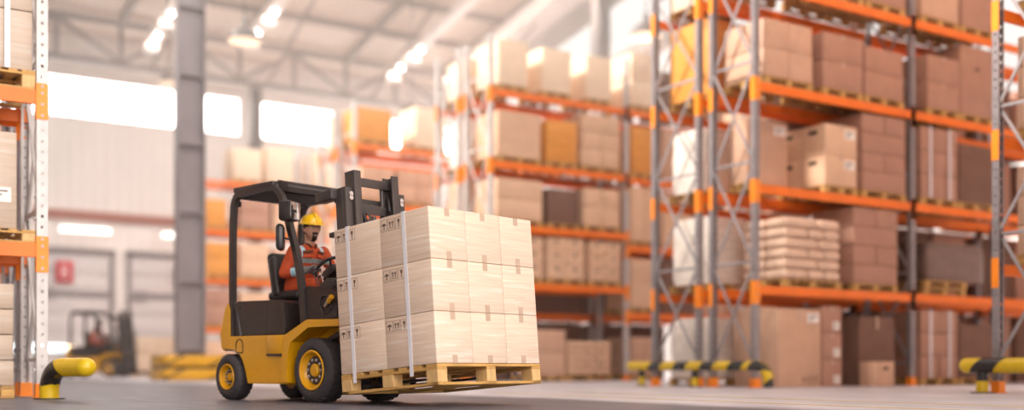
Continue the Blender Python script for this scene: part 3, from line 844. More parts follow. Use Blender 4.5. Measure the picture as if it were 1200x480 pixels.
# ------------------------------------------------------------------ loads
def bg_pallet(x, y, z, L, W, label, h=.145, m='wood_dark', mb='wood'):
    t = empty('pallet', (x, y, z + .003)); pallet_parts(t, L, W, h, False, m, mb); tag(t, label, 'pallet', 'pallets under the racked goods'); return t

CMC = {}
def carton_mesh(w, d, h, m):
    k = (round(w, 3), round(d, 3), round(h, 3), m)
    if k not in CMC:
        f = MB(); g_ = .008; f.bx(-w/2 + g_, w/2 - g_, -d/2 + g_, d/2 - g_, 0, h - g_, .012); CMC[k] = f.mesh('carton', m, 35)
    return CMC[k]

def tape_mesh(w, d, h):
    def mk():
        f = MB(); t = .06; e = .0015
        f.bx(-t/2, t/2, -d/2 - e + .003, -d/2 + .004, h*.82, h); f.bx(-t/2, t/2, -d/2 - e + .003, d/2 + e - .003, h - .0045, h - .0025)
        return f
    return mk

def label_mesh(w, d, h, s):
    def mk():
        f = MB(); lw, lh = min(.30, w*.32), min(.17, h*.3); x1 = w/2 - .07; z1 = h*.42 if s == 'low' else h - .08
        f.bx(x1 - lw, x1, -d/2 - .001, -d/2 + .005, z1 - lh, z1, mi=0)
        for k in range(3): f.bx(x1 - lw*.9, x1 - lw*(.12 + .2*k), -d/2 - .0025, -d/2, z1 - lh*(.3 + .25*k), z1 - lh*(.2 + .25*k), mi=1)
        return f
    return mk

def hole_mesh(w, d, h, side):
    def mk():
        f = MB()
        if side == 'front': f.bx(-.07, .07, -d/2 + .0025, -d/2 + .006, h*.66, h*.66 + .05, .002)
        else: f.bx(-w/2 + .0025, -w/2 + .006, -.10, .10, h*.68, h*.68 + .075, .002)
        return f
    return mk

def marks_mesh(w, d, h):
    def mk():
        f = MB(); k = min(.14, w*.13); print_icons(f, w/2 - 3.4*k - .05, .05, k)
        for v in f.bm.verts: v.co.y -= d/2 - .0028
        return f
    return mk

def place_carton(x, y, z, w, d, h, m, label, group, feats=(), rz=0., name='carton', cat='carton'):
    o = link(name, carton_mesh(w, d, h, m), None, (x, y, z + .003), rz)
    k = (round(w, 3), round(d, 3), round(h, 3))
    for ft in feats:
        if ft == 'tape': part_copy(PC, ('tape', k), 'packing_tape', tape_mesh(w, d, h), 'tape', o)
        if ft in ('label', 'low_label'): part_copy(PC, (ft, k), 'shipping_label', label_mesh(w, d, h, 'low' if ft[0:3] == 'low' else 'top'), ['label', 'ink'], o)
        if ft in ('hole_front', 'hole_side'): part_copy(PC, (ft, k), 'hand_hole', hole_mesh(w, d, h, ft[5:]), 'hole', o)
        if ft == 'marks': part_copy(PC, (ft, k), 'handling_marks', marks_mesh(w, d, h), 'ink', o)
    tag(o, label, cat, group)
    return o

ROWN = {1: [''], 2: ['lower', 'upper'], 3: ['bottom', 'middle', 'top'], 4: ['bottom', 'second lowest', 'second highest', 'top']}
def rown(k, n):
    if n in ROWN: return ROWN[n][k]
    return ['lowest', 'second lowest', 'third lowest', 'fourth lowest', 'third highest', 'second highest', 'highest'][k if k < n//2 + 1 else 7 - n + k]
COLN = {1: [''], 2: ['left', 'right'], 3: ['left', 'centre', 'right']}

def stack(u0, u1, v0, v1, z0, h, rows, cols, deps, m, adj, where, group, feats=('tape',), pallet=True, front=-1, stagger=False, ph=.145, only_front=True):
    """a pallet load of cartons. u0..u1 along the row, v0 the aisle face, v1 the back; rows high, cols wide, deps deep"""
    W, D = u1 - u0, abs(v1 - v0); cu, cv = (u0 + u1)/2, (v0 + v1)/2
    if pallet:
        bg_pallet(cu, cv, z0, W, D, f'wooden pallet under the {where}', ph); z0 += ph + .001
    rh = h/rows
    for r in range(rows):
        if isinstance(cols, (list, tuple)): nc = cols[r % len(cols)]
        else: nc = cols
        for c in range(nc):
            for d in range(deps):
                if r < rows - 1 and d > 0 and c > 0: continue      # wholly enclosed by the others
                w = W/nc; dd = D/deps
                x = u0 + w*(c + .5); y = v0 + (v1 - v0)*(d + .5)/deps
                jx, jy = (random.uniform(-.006, .006), random.uniform(-.006, .006))
                pos = ' '.join(q for q in (rown(r, rows), COLN[nc][c], '' if deps == 1 else ('aisle-side', 'rear')[d]) if q)
                lab = f'{adj}, {pos} one of the {where}' if pos else f'{adj}, the {where}'
                place_carton(x + jx, y + jy, z0 + r*rh, w, dd, rh, m, lab, group, feats if d == 0 or 'hole_side' in feats else ())

def sacks(u0, u1, v0, v1, z0, n, hh, where, group, m='sack', ph=.145):
    W, D = u1 - u0, v1 - v0
    bg_pallet((u0+u1)/2, (v0+v1)/2, z0, W, D, f'wooden pallet under the {where}', ph); z0 += ph + .001
    def sk(w, d, h):
        def mk():
            f = MB(); f.bx(-w/2 + .010, w/2 - .010, -d/2 + .012, d/2 - .012, .003, h - .003, min(h*.34, .06)); return f
        return mk
    for r in range(n):
        nc = 2 if (n - 1 - r) % 2 == 0 else 3
        ws = [.5, .5] if nc == 2 else [.25, .375, .375]
        if nc == 2: ws = [.6, .4]
        else: ws = [.42, .29, .29]
        x = u0
        for c in range(nc):
            w = W*ws[c]
            for d in range(2):
                if d == 1 and c > 0: continue
                o = part_copy(PC, ('sack', round(w, 3), round(D, 3), hh), 'sack', sk(w, D/2, hh), m, None, (x + w/2 + random.uniform(-.004, .004), v0 + D*(.25 + .5*d), z0 + .008 + r*(hh + .005)), (random.uniform(-.003, .003), random.uniform(-.003, .003), random.uniform(-.008, .008)), 55)
                tag(o, f'pale paper sack, {rown(r, n)} layer, {COLN[nc][c]}{" rear" if d else ""}, of the {where}', 'sack', group)
            x += w

def wrapped(u0, u1, v0, v1, z0, h, label, group, m='wrap', pallet=True, ph=.145, where=None):
    """a load in crinkled stretch wrap: soft, slightly bulging block"""
    W, D = u1 - u0, abs(v1 - v0); cu, cv = (u0+u1)/2, (v0+v1)/2
    if pallet: bg_pallet(cu, cv, z0, W, D, f'wooden pallet under the {where}', ph); z0 += ph + .001
    rings = []; n = 9
    for k in range(n + 1):
        t = k/n; s = 1 - .05*abs(2*t - 1)**6 + random.uniform(-.012, .012) - .02*t
        if k == n: s *= .95
        pts = []
        for q in range(24):
            a = 2*PI*q/24 + PI/24; e = .22
            cx = math.copysign(abs(math.cos(a))**e, math.cos(a)); sy = math.copysign(abs(math.sin(a))**e, math.sin(a))
            rr = s*(1 + random.uniform(-.008, .008))
            pts.append(Vector((cx*W/2*rr*.985, sy*D/2*rr*.985, t*h)))
        rings.append(pts)
    f = MB(); f.loft(rings); o = f.build('wrapped_load', m, None, 50); o.location = (cu, cv, z0 + .006)
    tag(o, label, 'wrapped load', group); return o
# ------------------------------------------------------------------ the row beside the cross aisle on the right ("near row")
LV = [1.80, 3.58, 5.38, 7.18]
FV, BV = 14.15, 15.22
rack('orange and grey double rack row behind the striped guard rail, its front half', [14.08, 18.30, 22.5, 26.7], FV, BV, -1, [LV, LV, LV], 8.6, (0, 1), 'rack rows')
rack('orange and grey double rack row behind the striped guard rail, its rear half', [14.08, 18.30, 22.5, 26.7], 16.86, 15.60, 1, [LV, LV, LV], 8.6, (0,), 'rack rows')
f0, f1 = FV - .02, BV - .03
NG = 'goods in the rack row behind the striped guard'
# bay 1, floor
stack(14.62, 15.74, f0, f1 + .05, 0, 1.42, 1, 1, 1, 'kraft', 'large brown carton with white label', 'floor carton nearest the striped guard rail', NG, ('tape', 'label', 'marks'), False)
stack(15.77, 16.30, f0, f1, 0, 1.49, 3, 1, 1, 'kraft_red', 'brown labelled carton', 'three-high floor column beside the largest carton', NG, ('tape', 'low_label'), False)
place_carton(16.90, f0 - .30, 0, .52, .42, .47, 'kraft', 'small brown carton with hand hole on the floor before a tall dark one', NG, ('hole_front',))
stack(16.84, 17.86, f0 + .05, f1, 0, 1.33, 1, 1, 1, 'kraft_dark', 'tall shade-darkened brown carton with print', 'floor carton behind the small hand-hole carton', NG, ('tape', 'marks'), False)  # darker board puts the dim floor level into the colour
# bay 1, first shelf
sacks(14.80, 16.28, f0, f1, LV[0], 6, .182, 'sack pallet on the lowest shelf', 'sacks on the pallet')
stack(16.62, 17.88, f0, f1, LV[0], 1.44, 4, [1, 2], 1, 'kraft_red', 'reddish-brown carton', 'stack right of the sacks', NG, ())
# second shelf
stack(15.84, 16.72, f0, f1 + .15, LV[1], 1.14, 2, 1, 2, 'kraft_pale', 'big pale carton with dark hand hole', 'second-shelf four', NG, ('tape', 'label', 'hole_side'))
stack(16.86, 18.12, f0, f1, LV[1], 1.45, 4, [1, 2], 1, 'kraft_red', 'reddish-brown carton', 'tall stack right of the hand-hole pair', NG, ())
stack(14.45, 15.50, 14.72, f1, LV[1], 1.18, 1, 1, 1, 'kraft', 'plain brown carton with label', 'recessed load by the end frame, second shelf', NG, ('tape', 'label'))
# third shelf
stack(14.30, 15.52, f0, f1, LV[2], 1.02, 2, 2, 1, 'kraft', 'dusty brown carton', 'third-shelf load at the end frame', NG, ('tape',))
stack(15.78, 16.88, f0, f1, LV[2], 1.02, 2, 1, 1, 'kraft_red', 'wide brown carton with pale band', 'third-shelf load in mid bay', NG, ('tape',))
stack(16.93, 18.06, f0, f1, LV[2], .94, 2, 1, 1, 'kraft_red', 'wide brown carton', 'lower third-shelf load before the post', NG, ())
# top shelf
stack(14.30, 15.55, f0, f1, LV[3], .9, 1, 2, 1, 'kraft_cream', 'bright cream carton', 'top-shelf pallet at the end frame', NG, ())
stack(15.80, 16.90, f0, f1, LV[3], .9, 1, 1, 1, 'kraft', 'plain carton', 'top-shelf load in mid bay', NG, ())
stack(16.98, 18.10, f0, f1, LV[3], .9, 1, 1, 1, 'kraft_red', 'plain carton', 'top-shelf load before the inner post', NG, ())
# bay 2: darker boards stand in for light falling off to the right
b2 = 'second bay'
stack(18.58, 19.74, f0, f1, 0, 1.34, 3, 2, 1, 'kraft_red', 'strapped brown carton', 'floor stack just past the inner post', NG, ('tape',))
stack(19.80, 20.95, f0, f1, 0, 1.10, 1, 1, 1, 'kraft_dark', 'dark wide carton', 'floor load farthest along the near row', NG, ())
for k, dz in enumerate((0, .148)):
    bg_pallet(19.35 + .03*k, (f0+f1)/2, LV[0] + dz, 1.3, 1.05, ('lower', 'upper')[k] + ' empty wooden pallet stacked on the lowest shelf, second bay')
wrapped(18.95, 20.9, f0 + .12, f1, LV[0] + .30, .78, 'dark film-wrapped load over the stacked empty pallets, second bay', NG, 'wrap_dark', False)
stack(18.58, 19.74, f0, f1, LV[1], 1.40, 3, 3, 1, 'kraft_red', 'narrow brown carton', 'banded load, second bay, second shelf', NG, ())
stack(19.78, 20.94, f0, f1, LV[1], 1.20, 1, 1, 1, 'kraft_dark', 'dark brown carton', 'load beside the banded stack, second shelf', NG, ())
stack(18.78, 19.82, f0, f1, LV[2], 1.06, 2, 1, 1, 'kraft_red', 'wide brown carton', 'third-shelf pair just past the inner post', NG, ('tape',))
stack(19.84, 20.92, f0, f1, LV[2], 1.42, 1, 1, 1, 'kraft_red', 'tall brown carton with dark hand hole', 'third-shelf load, second bay', NG, ('hole_front',))
stack(18.60, 19.78, f0, f1, LV[3], .95, 1, 1, 1, 'kraft', 'plain carton', 'top-shelf load past the inner post', NG, ())
stack(19.85, 20.95, f0, f1, LV[3], .95, 1, 1, 1, 'kraft_red', 'plain carton', 'top-shelf load at the far end', NG, ())
# film strips (white edge bands) on the banded stack
for k, (uu, zz, hh, wh) in enumerate(((18.86, LV[1] + .15, 1.40, 'second-shelf'), (19.46, LV[1] + .15, 1.40, 'second-shelf'), (18.86, .15, 1.34, 'floor'), (19.46, .15, 1.34, 'floor'))):
    f = MB(); f.bx(uu - .03, uu + .03, f0 - .016, f0 - .010, zz + .004, zz + hh + .010); f.bx(uu - .03, uu + .03, f0 - .016, f1, zz + hh + .006, zz + hh + .010)
    tag(f.build('strap', 'strap', None), f'pale strap round the {wh} banded cartons of the second bay, ' + ('nearer the post' if k % 2 == 0 else 'away from the post'), 'strap', 'straps on racked goods')
# rear half of the row, seen through the end frame
RB0, RB1 = 15.66, 16.82
RG = 'goods in the rear half of the near row'
wrapped(14.40, 15.55, RB0, RB1, 0, 1.16, 'white film-wrapped load on the floor, seen through the rear end frame', RG, where='white wrapped floor load in the rear half')
wrapped(14.40, 15.55, RB0, RB1, LV[0], 1.28, 'white film-wrapped load on the lowest shelf, behind the rear end frame', RG, where='white wrapped load, lowest rear shelf')
wrapped(14.40, 15.50, RB0 + .2, RB1, LV[1], 1.20, 'bright film-wrapped load on the second shelf, behind the rear end frame', RG, where='white wrapped load, second rear shelf')
stack(14.40, 15.55, RB1, RB0, LV[2], 1.45, 1, 2, 1, 'crate', 'tall orange plywood crate', 'third rear shelf pair behind the end frame', RG, ())
stack(14.40, 15.55, RB1, RB0, LV[3], 1.1, 1, 2, 1, 'kraft_cream', 'cream carton', 'topmost rear shelf pair behind the end frame', RG, ())
for k, (z, hh) in enumerate(((0, 1.56), (LV[0], 1.55), (LV[1], 1.56), (LV[2], 1.5))):  # filler cartons added to close the bright gaps behind the near goods
    for j, uu in enumerate((15.75, 17.0, 18.55, 19.8, 21.05, 22.75, 24.1)):
        if j == 0: continue
        place_carton(uu + .58, (RB0+RB1)/2, z, 1.15, 1.1, hh, ('kraft_dark', 'kraft_red')[(k + j) % 2], f'brown filler carton in the rear half, {("floor", "lowest shelf", "second shelf", "third shelf")[k]}, {("", "before the inner post", "past the inner post", "two past the inner post", "third past the inner post", "fourth past the inner post", "farthest along")[j]}', RG)

# ------------------------------------------------------------------ middle rows
def far_row(u0, nb, v0, nm, lv, braces=(0,), depth=1.15, gap=.35, rear=True, w=4.2):
    us = [u0 + w*k for k in range(nb + 1)]
    rack(f'orange and grey rack of the {nm}, aisle-side half', us, v0, v0 + depth, -1, lv, 8.5, braces, 'rack rows', bolts=False, m='steel_lit')
    if rear: rack(f'orange and grey rack of the {nm}, rear half', us, v0 + 2*depth + gap, v0 + depth + gap, 1, [LV]*nb, 8.5, braces, 'rack rows', bolts=False, m='steel_lit')
MV = 23.15
ML = [2.46, 3.88, 5.42, 7.18]
far_row(14.12, 3, MV, 'middle row behind the forklift load', [ML, LV, LV])
m0, m1 = MV - .02, MV + 1.12
MG = 'goods in the middle row'
stack(14.36, 15.22, m0, m1, ML[3], 1.12, 1, 1, 1, 'kraft_cream', 'tall pinkish-cream carton', 'topmost load at the corner of the middle row', MG, ())
stack(15.64, 16.54, m0, m1, ML[3], 1.10, 1, 1, 1, 'kraft_cream', 'tall pinkish-cream carton', 'second topmost load from the middle row corner', MG, ())
stack(17.02, 17.84, m0, m1, ML[3], 1.12, 1, 1, 1, 'kraft_cream', 'tall pinkish-cream carton', 'third topmost load from the middle row corner', MG, ())
stack(18.50, 19.40, m0, m1, ML[3], 1.40, 2, 1, 1, 'kraft_cream', 'pinkish-cream carton', 'topmost load past the middle row post', MG, ())
stack(14.34, 15.60, m0, m1, ML[2], 1.12, 7, 1, 1, 'kraft_pale', 'flat pale carton', 'seven-layer load, middle row corner', MG, ())
stack(15.78, 16.74, m0, m1, ML[2], 1.06, 1, 1, 1, 'crate', 'orange-yellow plywood crate', 'one between two pale loads of the middle row', MG, ())
stack(16.88, 18.12, m0, m1, ML[2], 1.34, 3, 2, 1, 'kraft_pale', 'pale carton', 'load left of the middle row post, third shelf', MG, ())
stack(18.50, 19.40, m0, m1, LV[2], 1.25, 1, 1, 1, 'crate', 'tall orange plywood crate', 'one past the middle row post', MG, ())
stack(14.32, 15.66, m0, m1, ML[1], 1.00, 2, 1, 1, 'kraft_pale', 'wide pale carton', 'second-shelf load at the middle row corner', MG, ())
stack(15.88, 16.86, m0 + .1, m1, ML[1], .88, 1, 1, 1, 'kraft_dark', 'dark brown carton', 'one on the middle row between paler loads', MG, ())
stack(16.95, 18.12, m0, m1, ML[1], .98, 2, 2, 1, 'kraft_pale', 'pale carton', 'second-shelf load left of the middle row post', MG, ())
stack(18.48, 19.40, m0, m1, LV[1], 1.45, 1, 2, 1, 'kraft_pale', 'tall narrow pale carton', 'pair past the middle row post', MG, ())
stack(14.60, 15.66, m0, m1, ML[0], 1.02, 3, 2, 1, 'kraft_pale', 'pale carton with hand holes', 'lowest-shelf load beside the forklift cartons', MG, ('hole_front',))
stack(15.80, 16.95, m0, m1, ML[0], 1.04, 3, 2, 1, 'kraft_pale', 'pale carton with hand holes', 'lowest-shelf load in the mid bay', MG, ('hole_front',))
stack(17.13, 18.14, m0, m1, ML[0], 1.02, 3, 2, 1, 'kraft_pale', 'pale carton with hand holes', 'lowest-shelf load left of the post', MG, ('hole_front',))
stack(18.48, 19.40, m0, m1, LV[0], 1.30, 2, 1, 1, 'kraft_pale', 'pale carton', 'lowest-shelf load past the middle row post', MG, ())
stack(15.45, 16.36, m0, m1, 0, 1.16, 2, 1, 1, 'kraft', 'wide brown carton', 'middle row floor load by the forklift', MG, ())
sacks(16.43, 17.86, m0, m1, 0, 5, .172, 'middle row floor pallet', 'sacks on the middle row floor', 'kraft_pale')
stack(18.50, 19.40, m0, m1, 0, 1.02, 4, 2, 1, 'kraft', 'flat brown carton', 'floor load past the middle row post', MG, ())
# bay 3 and the rear side fill what shows between the near goods
for k, (z, hh) in enumerate(((0, 1.5), (LV[0], 1.5), (LV[1], 1.5), (LV[2], 1.45), (LV[3], 1.2))):
    for j, uu in enumerate((19.6, 20.8, 22.78, 23.98)):
        if k == 0 and j == 0: continue
        place_carton(uu + .55, (m0+m1)/2, z, 1.08, 1.05, hh, ('kraft', 'kraft_pale', 'kraft_dark')[(k*2 + j) % 3], f'brown carton deep in the middle row, {("floor", "lowest shelf", "second shelf", "third shelf", "top shelf")[k]}, {("nearest", "second", "third", "farthest")[j]} of four', MG)
q0, q1 = MV + 1.15 + .35 + .03, MV + 2*1.15 + .35 - .02
wrapped(14.35, 15.5, q0, q1, ML[2], 1.2, 'white wrapped load in the rear half of the middle row, upper one', MG, where='upper wrapped load, middle row rear')
stack(14.35, 15.5, q1, q0, ML[3], 1.0, 1, 2, 1, 'kraft_cream', 'cream carton', 'topmost rear load of the middle row', MG, ())
stack(14.35, 15.5, q1, q0, ML[1], 1.2, 2, 2, 1, 'kraft_pale', 'pale carton', 'second-shelf rear load of the middle row', MG, ())
for k, z in enumerate((0, LV[0], LV[1])):  # dark fillers added where bright background showed through the row
    for j, (uu, ww) in enumerate(((15.35, 1.5), (17.2, 1.6), (19.06, 1.15), (20.4, 1.2))):
        if k == 2 and j == 0: continue
        place_carton(uu, (q0+q1)/2, z, ww, 1.0, 1.57 if k < 2 else 1.35, 'kraft_dark', f'dark filler carton in the rear half of the middle row, {("floor", "lowest shelf", "second shelf")[k]}, {("by the corner", "in mid bay", "past the post", "farthest along")[j]}', MG)

XV = 31.1
far_row(14.12, 2, XV, 'far row under the clear windows', [LV, LV], (0,))
x0_, x1_ = XV - .02, XV + 1.12
XG = 'goods in the far row'
stack(14.24, 15.38, x0_, x1_, LV[3], 1.0, 1, 1, 1, 'crate', 'orange plywood crate', 'one on top of the far row', XG, ())
stack(16.20, 17.30, x0_, x1_, LV[3], 1.25, 1, 1, 1, 'kraft_cream', 'pale cream carton', 'topmost load right of the orange crate', XG, ())
stack(14.35, 15.45, x0_, x1_, LV[2], 1.0, 2, 2, 1, 'kraft', 'brown carton', 'far row third-shelf load at its corner', XG, ())
stack(15.58, 16.84, x0_, x1_, LV[2], 1.0, 2, 2, 1, 'kraft', 'brown carton', 'far row third-shelf load in mid bay', XG, ())
stack(14.35, 15.45, x0_, x1_, LV[1], 1.1, 2, 2, 1, 'kraft_pale', 'pale carton', 'far row second-shelf load at its corner', XG, ())
stack(15.60, 16.84, x0_, x1_, LV[1], 1.1, 2, 1, 1, 'kraft', 'wide brown carton', 'far row second-shelf load in mid bay', XG, ())
for k, z in enumerate((0, LV[0])):
    for j, uu in enumerate((14.95, 16.2, 17.45)):
        place_carton(uu, (x0_+x1_)/2, z, 1.12, 1.0, 1.3, ('kraft', 'kraft_red')[(k + j) % 2], f'brown carton low in the far row, {("floor", "lowest shelf")[k]}, {("by the corner", "mid bay", "before the post")[j]}', XG)
y0_, y1_ = XV + 1.53, XV + 2.63
stack(14.35, 15.5, y1_, y0_, LV[3], 1.2, 1, 1, 1, 'kraft_cream', 'pale cream carton', 'topmost load left of the orange crate', XG, ())
stack(14.35, 15.5, y1_, y0_, LV[2], 1.2, 2, 1, 1, 'kraft_pale', 'wide pale carton', 'third-shelf rear load of the far row', XG, ())
stack(14.35, 15.5, y1_, y0_, LV[1], 1.2, 2, 1, 1, 'kraft_pale', 'wide pale carton', 'second-shelf rear load of the far row', XG, ())

HV = 40.0
far_row(12.0, 2, HV, 'most distant row before the white wall', [LV, LV], (0,), rear=False)
h0, h1 = HV - .02, HV + 1.12
HG = 'goods in the most distant row'
stack(12.25, 13.05, h0, h1, LV[2], .98, 1, 1, 1, 'crate', 'orange-brown crate', 'one at the end of the most distant row', HG, ())
stack(13.3, 14.4, h0, h1, LV[3], 1.15, 1, 1, 1, 'kraft_cream', 'pale carton', 'first topmost load of the most distant row', HG, ())
stack(14.55, 15.65, h0, h1, LV[3], 1.3, 1, 1, 1, 'kraft_cream', 'pale carton', 'second topmost load of the most distant row', HG, ())
stack(16.36, 17.4, h0, h1, LV[3], 1.25, 1, 2, 1, 'kraft_cream', 'pale carton', 'third topmost load of the most distant row', HG, ())
for k, z in enumerate((0, LV[0], LV[1], LV[2])):
    for j, uu in enumerate((12.25, 13.55, 14.85, 16.5, 17.8)):
        if k == 3 and j == 0: continue
        hh = (1.15, 1.3, 1.2, 1.25, 1.1)[(j + k) % 5]
        stack(uu, uu + 1.15, h0, h1, z, hh, 2, 1, 1, ('kraft_pale', 'kraft', 'kraft_red', 'kraft_pale', 'crate')[(2*k + j) % 5], 'wide carton', f'{("first", "second", "third", "fourth", "fifth")[j]} load along, {("floor", "lowest shelf", "second shelf", "third shelf")[k]}, most distant row', HG, ())

# ------------------------------------------------------------------ the rack whose end stands on the left of the view
rack('orange and grey rack end beside the bent guard tube, aisle-side half', [2.33, -1.8], 13.9, 15.0, -1, [LV], 8.6, (0,), 'rack rows', m='steel_lit')
rack('orange and grey rack end beside the bent guard tube, rear half', [2.33, -1.8], 16.6, 15.35, 1, [LV], 8.6, (0,), 'rack rows')
LG = 'goods in the rack beside the bent guard tube'
bg_pallet(1.66, 14.42, LV[2 - 2], 1.2, 1.1, 'bright pine pallet on the lower beam of the rack beside the bent guard', .15, 'wood', 'wood_block')
bg_pallet(1.66, 14.42, 3.58, 1.2, 1.1, 'bright pine pallet on the upper beam of the rack beside the bent guard', .22, 'wood', 'wood_block')
stack(1.06, 2.24, 13.9, 14.95, 3.58 + .226, 1.38, 2, 2, 1, 'film_dimmed', 'film-wrapped pale carton', 'strapped load above the bent guard', LG, (), False)
f = MB(); f.bx(1.93, 1.99, 13.876, 13.884, 3.81, 5.196); f.bx(1.93, 1.99, 13.876, 14.95, 5.194, 5.200)
tag(f.build('strap', 'strap', None), 'white strap down the wrapped cartons in the rack beside the bent guard', 'strap', 'straps on racked goods')
stack(1.0, 2.07, 13.9, 14.9, LV[0] + .156, 1.12, 1, 1, 1, 'film_dimmed', 'pale wrapped carton with white label', 'one on the lower pallet beside the bent guard', LG, ('low_label',), False)
stack(.95, 2.04, 13.9, 14.9, 0, 1.18, 4, 1, 1, 'film_dimmed', 'flat pale wrapped carton', 'floor stack beside the bent guard', LG, (), True)
place_carton(1.4, 16.0, LV[0], 1.1, 1.0, 1.1, 'kraft', 'brown carton in the rear half of the rack beside the bent guard', LG)

# ------------------------------------------------------------------ the rack whose end stands on the right of the view
rack('orange and grey rack end standing nearest, beside the yellow bumper, its far half', [14.05, 18.2], 9.42, 8.30, 1, [LV], 8.6, (0,), 'rack rows')
EG = 'goods in the nearest rack on the right edge'
stack(14.45, 15.6, 9.40, 8.35, LV[0], 1.25, 3, 2, 1, 'kraft', 'brown carton', 'lowest-shelf load in the nearest rack end', EG, ())
stack(14.45, 15.6, 9.40, 8.35, LV[1], 1.30, 3, 2, 1, 'kraft', 'brown carton', 'second-shelf load in the nearest rack end', EG, ())
wrapped(14.45, 15.6, 9.38, 8.35, LV[2], 1.15, 'cream wrapped load high in the rack beside the yellow bumper', EG, 'sack', where='cream wrapped load in the nearest rack')
def lamp_light(name, kind, loc, power, col, size=.8, sy=None, rot=None, parent=None):
    l = bpy.data.lights.new(name, kind); l.energy = power; l.color = lin(col)[:3]
    if kind == 'AREA':
        l.shape = 'RECTANGLE' if sy else 'DISK'; l.size = size
        if sy: l.size_y = sy
    else: l.shadow_soft_size = size
    if kind == 'SPOT': l.spot_size = R(150); l.spot_blend = .5
    o = bpy.data.objects.new(name, l); COL.objects.link(o); o.location = loc
    if rot: o.rotation_euler = rot
    return o
# ------------------------------------------------------------------ floor, darker over its low-x part
def floor_material():
    m = bpy.data.materials.new('sealed_concrete_floor'); m.use_nodes = True
    nt = m.node_tree; b = nt.nodes['Principled BSDF']; b.inputs['Specular IOR Level'].default_value = .28
    tc = nt.nodes.new('ShaderNodeTexCoord')
    def noise(sc, st=(1, 1, 1), det=6):
        mp = nt.nodes.new('ShaderNodeMapping'); mp.inputs['Scale'].default_value = st; nt.links.new(tc.outputs['Object'], mp.inputs[0])
        n = nt.nodes.new('ShaderNodeTexNoise'); n.inputs['Scale'].default_value = sc; n.inputs['Detail'].default_value = det
        nt.links.new(mp.outputs[0], n.inputs['Vector']); return n.outputs['Fac']
    n1 = noise(.35); n2 = noise(3.0, (1.6, .35, 1)); n3 = noise(26)
    rp = nt.nodes.new('ShaderNodeValToRGB'); rp.color_ramp.elements[0].position = .35; rp.color_ramp.elements[0].color = lin('#c0bcc4'); rp.color_ramp.elements[1].position = .7; rp.color_ramp.elements[1].color = lin('#d8d3d4')
    nt.links.new(n2, rp.inputs[0])
    # darker floor colour along y, x below about 7.6
    sp = nt.nodes.new('ShaderNodeSeparateXYZ'); nt.links.new(tc.outputs['Object'], sp.inputs[0])
    wob = nt.nodes.new('ShaderNodeMath'); wob.operation = 'MULTIPLY_ADD'; wob.inputs[1].default_value = 1.0; nt.links.new(n1, wob.inputs[0]); nt.links.new(sp.outputs['X'], wob.inputs[2])
    mr = nt.nodes.new('ShaderNodeMapRange'); mr.inputs[1].default_value = 7.3; mr.inputs[2].default_value = 7.9; mr.inputs[3].default_value = 1; mr.inputs[4].default_value = 0
    nt.links.new(wob.outputs[0], mr.inputs[0])
    mx, f, a, bb, o = mix_node(nt); nt.links.new(rp.outputs[0], a); bb.default_value = lin('#33313f')
    k = nt.nodes.new('ShaderNodeMath'); k.operation = 'MULTIPLY'; k.inputs[1].default_value = .85; nt.links.new(mr.outputs[0], k.inputs[0]); nt.links.new(k.outputs[0], f)
    mx2, f2, a2, b2, o2 = mix_node(nt, 'MULTIPLY'); f2.default_value = .5; nt.links.new(o, a2)
    rp2 = nt.nodes.new('ShaderNodeValToRGB'); rp2.color_ramp.elements[0].position = .3; rp2.color_ramp.elements[0].color = (.55, .55, .57, 1); rp2.color_ramp.elements[1].position = .6
    nt.links.new(noise(1.4, (1, .5, 1), 8), rp2.inputs[0]); nt.links.new(rp2.outputs[0], b2); nt.links.new(o2, b.inputs['Base Color'])
    rr = nt.nodes.new('ShaderNodeMapRange'); rr.inputs[3].default_value = .30; rr.inputs[4].default_value = .5; nt.links.new(n2, rr.inputs[0]); nt.links.new(rr.outputs[0], b.inputs['Roughness'])
    bp = nt.nodes.new('ShaderNodeBump'); bp.inputs['Strength'].default_value = .12; bp.inputs['Distance'].default_value = .01; nt.links.new(n3, bp.inputs['Height']); nt.links.new(bp.outputs[0], b.inputs['Normal'])
    return m
M['floor'] = floor_material()
f = MB(); f.bx(-30, 70, -12, 52, -.2, 0); tag(f.build('floor', 'floor', None), 'grey sealed concrete floor with a darker area', 'floor', kind='structure')
for u in (9.35, 8.15):
    f = MB(); f.bx(u - .05, u + .05, -6, 13.2, .001, .003)
    tag(f.build('floor_marking', 'line_yellow', None), 'thin yellow lane line painted on the concrete floor', 'floor marking', kind='structure')

# ------------------------------------------------------------------ back wall with a high daylight band and dock doors
WV = 50.0
def wallpart(name, x0, x1, z0, z1, m='cladding', v=WV, t=.3, lab='white corrugated back wall'):
    f = MB(); f.bx(x0, x1, v, v + t, z0, z1); return tag(f.build(name, m, None), lab, 'wall', kind='structure')
wallpart('wall_back', -30, 70, 0, 11.05); wallpart('wall_back', -30, 70, 12.75, 17.5)
bays = [(-30, -12.0), (-11.4, -2.6), (-2.0, 7.4), (7.9, 16.95), (17.45, 26.9), (27.4, 36.9), (37.4, 70)]
for i, (a, b) in enumerate(bays):
    w = empty(f'window_{i+1}', (a, WV, 11.05)); tag(w, 'long translucent daylight band high in the back wall', 'window', kind='structure')
    f = MB(); f.bx(0, b - a, .12, .16, 0, 1.7); f.build('window_pane', 'window_glow', w)
    f = MB(); f.bx(0, b - a, .0, .2, 0, .05); f.bx(0, b - a, 0, .2, 1.65, 1.7); f.bx(0, .05, 0, .2, 0, 1.7); f.bx(b - a - .05, b - a, 0, .2, 0, 1.7)
    f.build('window_frame', 'door_panel', w)
for (a, b), (c, d) in zip(bays, bays[1:]):
    f = MB(); f.bx(b, c, WV, WV + .25, 11.05, 12.75); tag(f.build('wall_pier', 'cladding', None), 'white wall pier between daylight bands', 'wall', kind='structure')
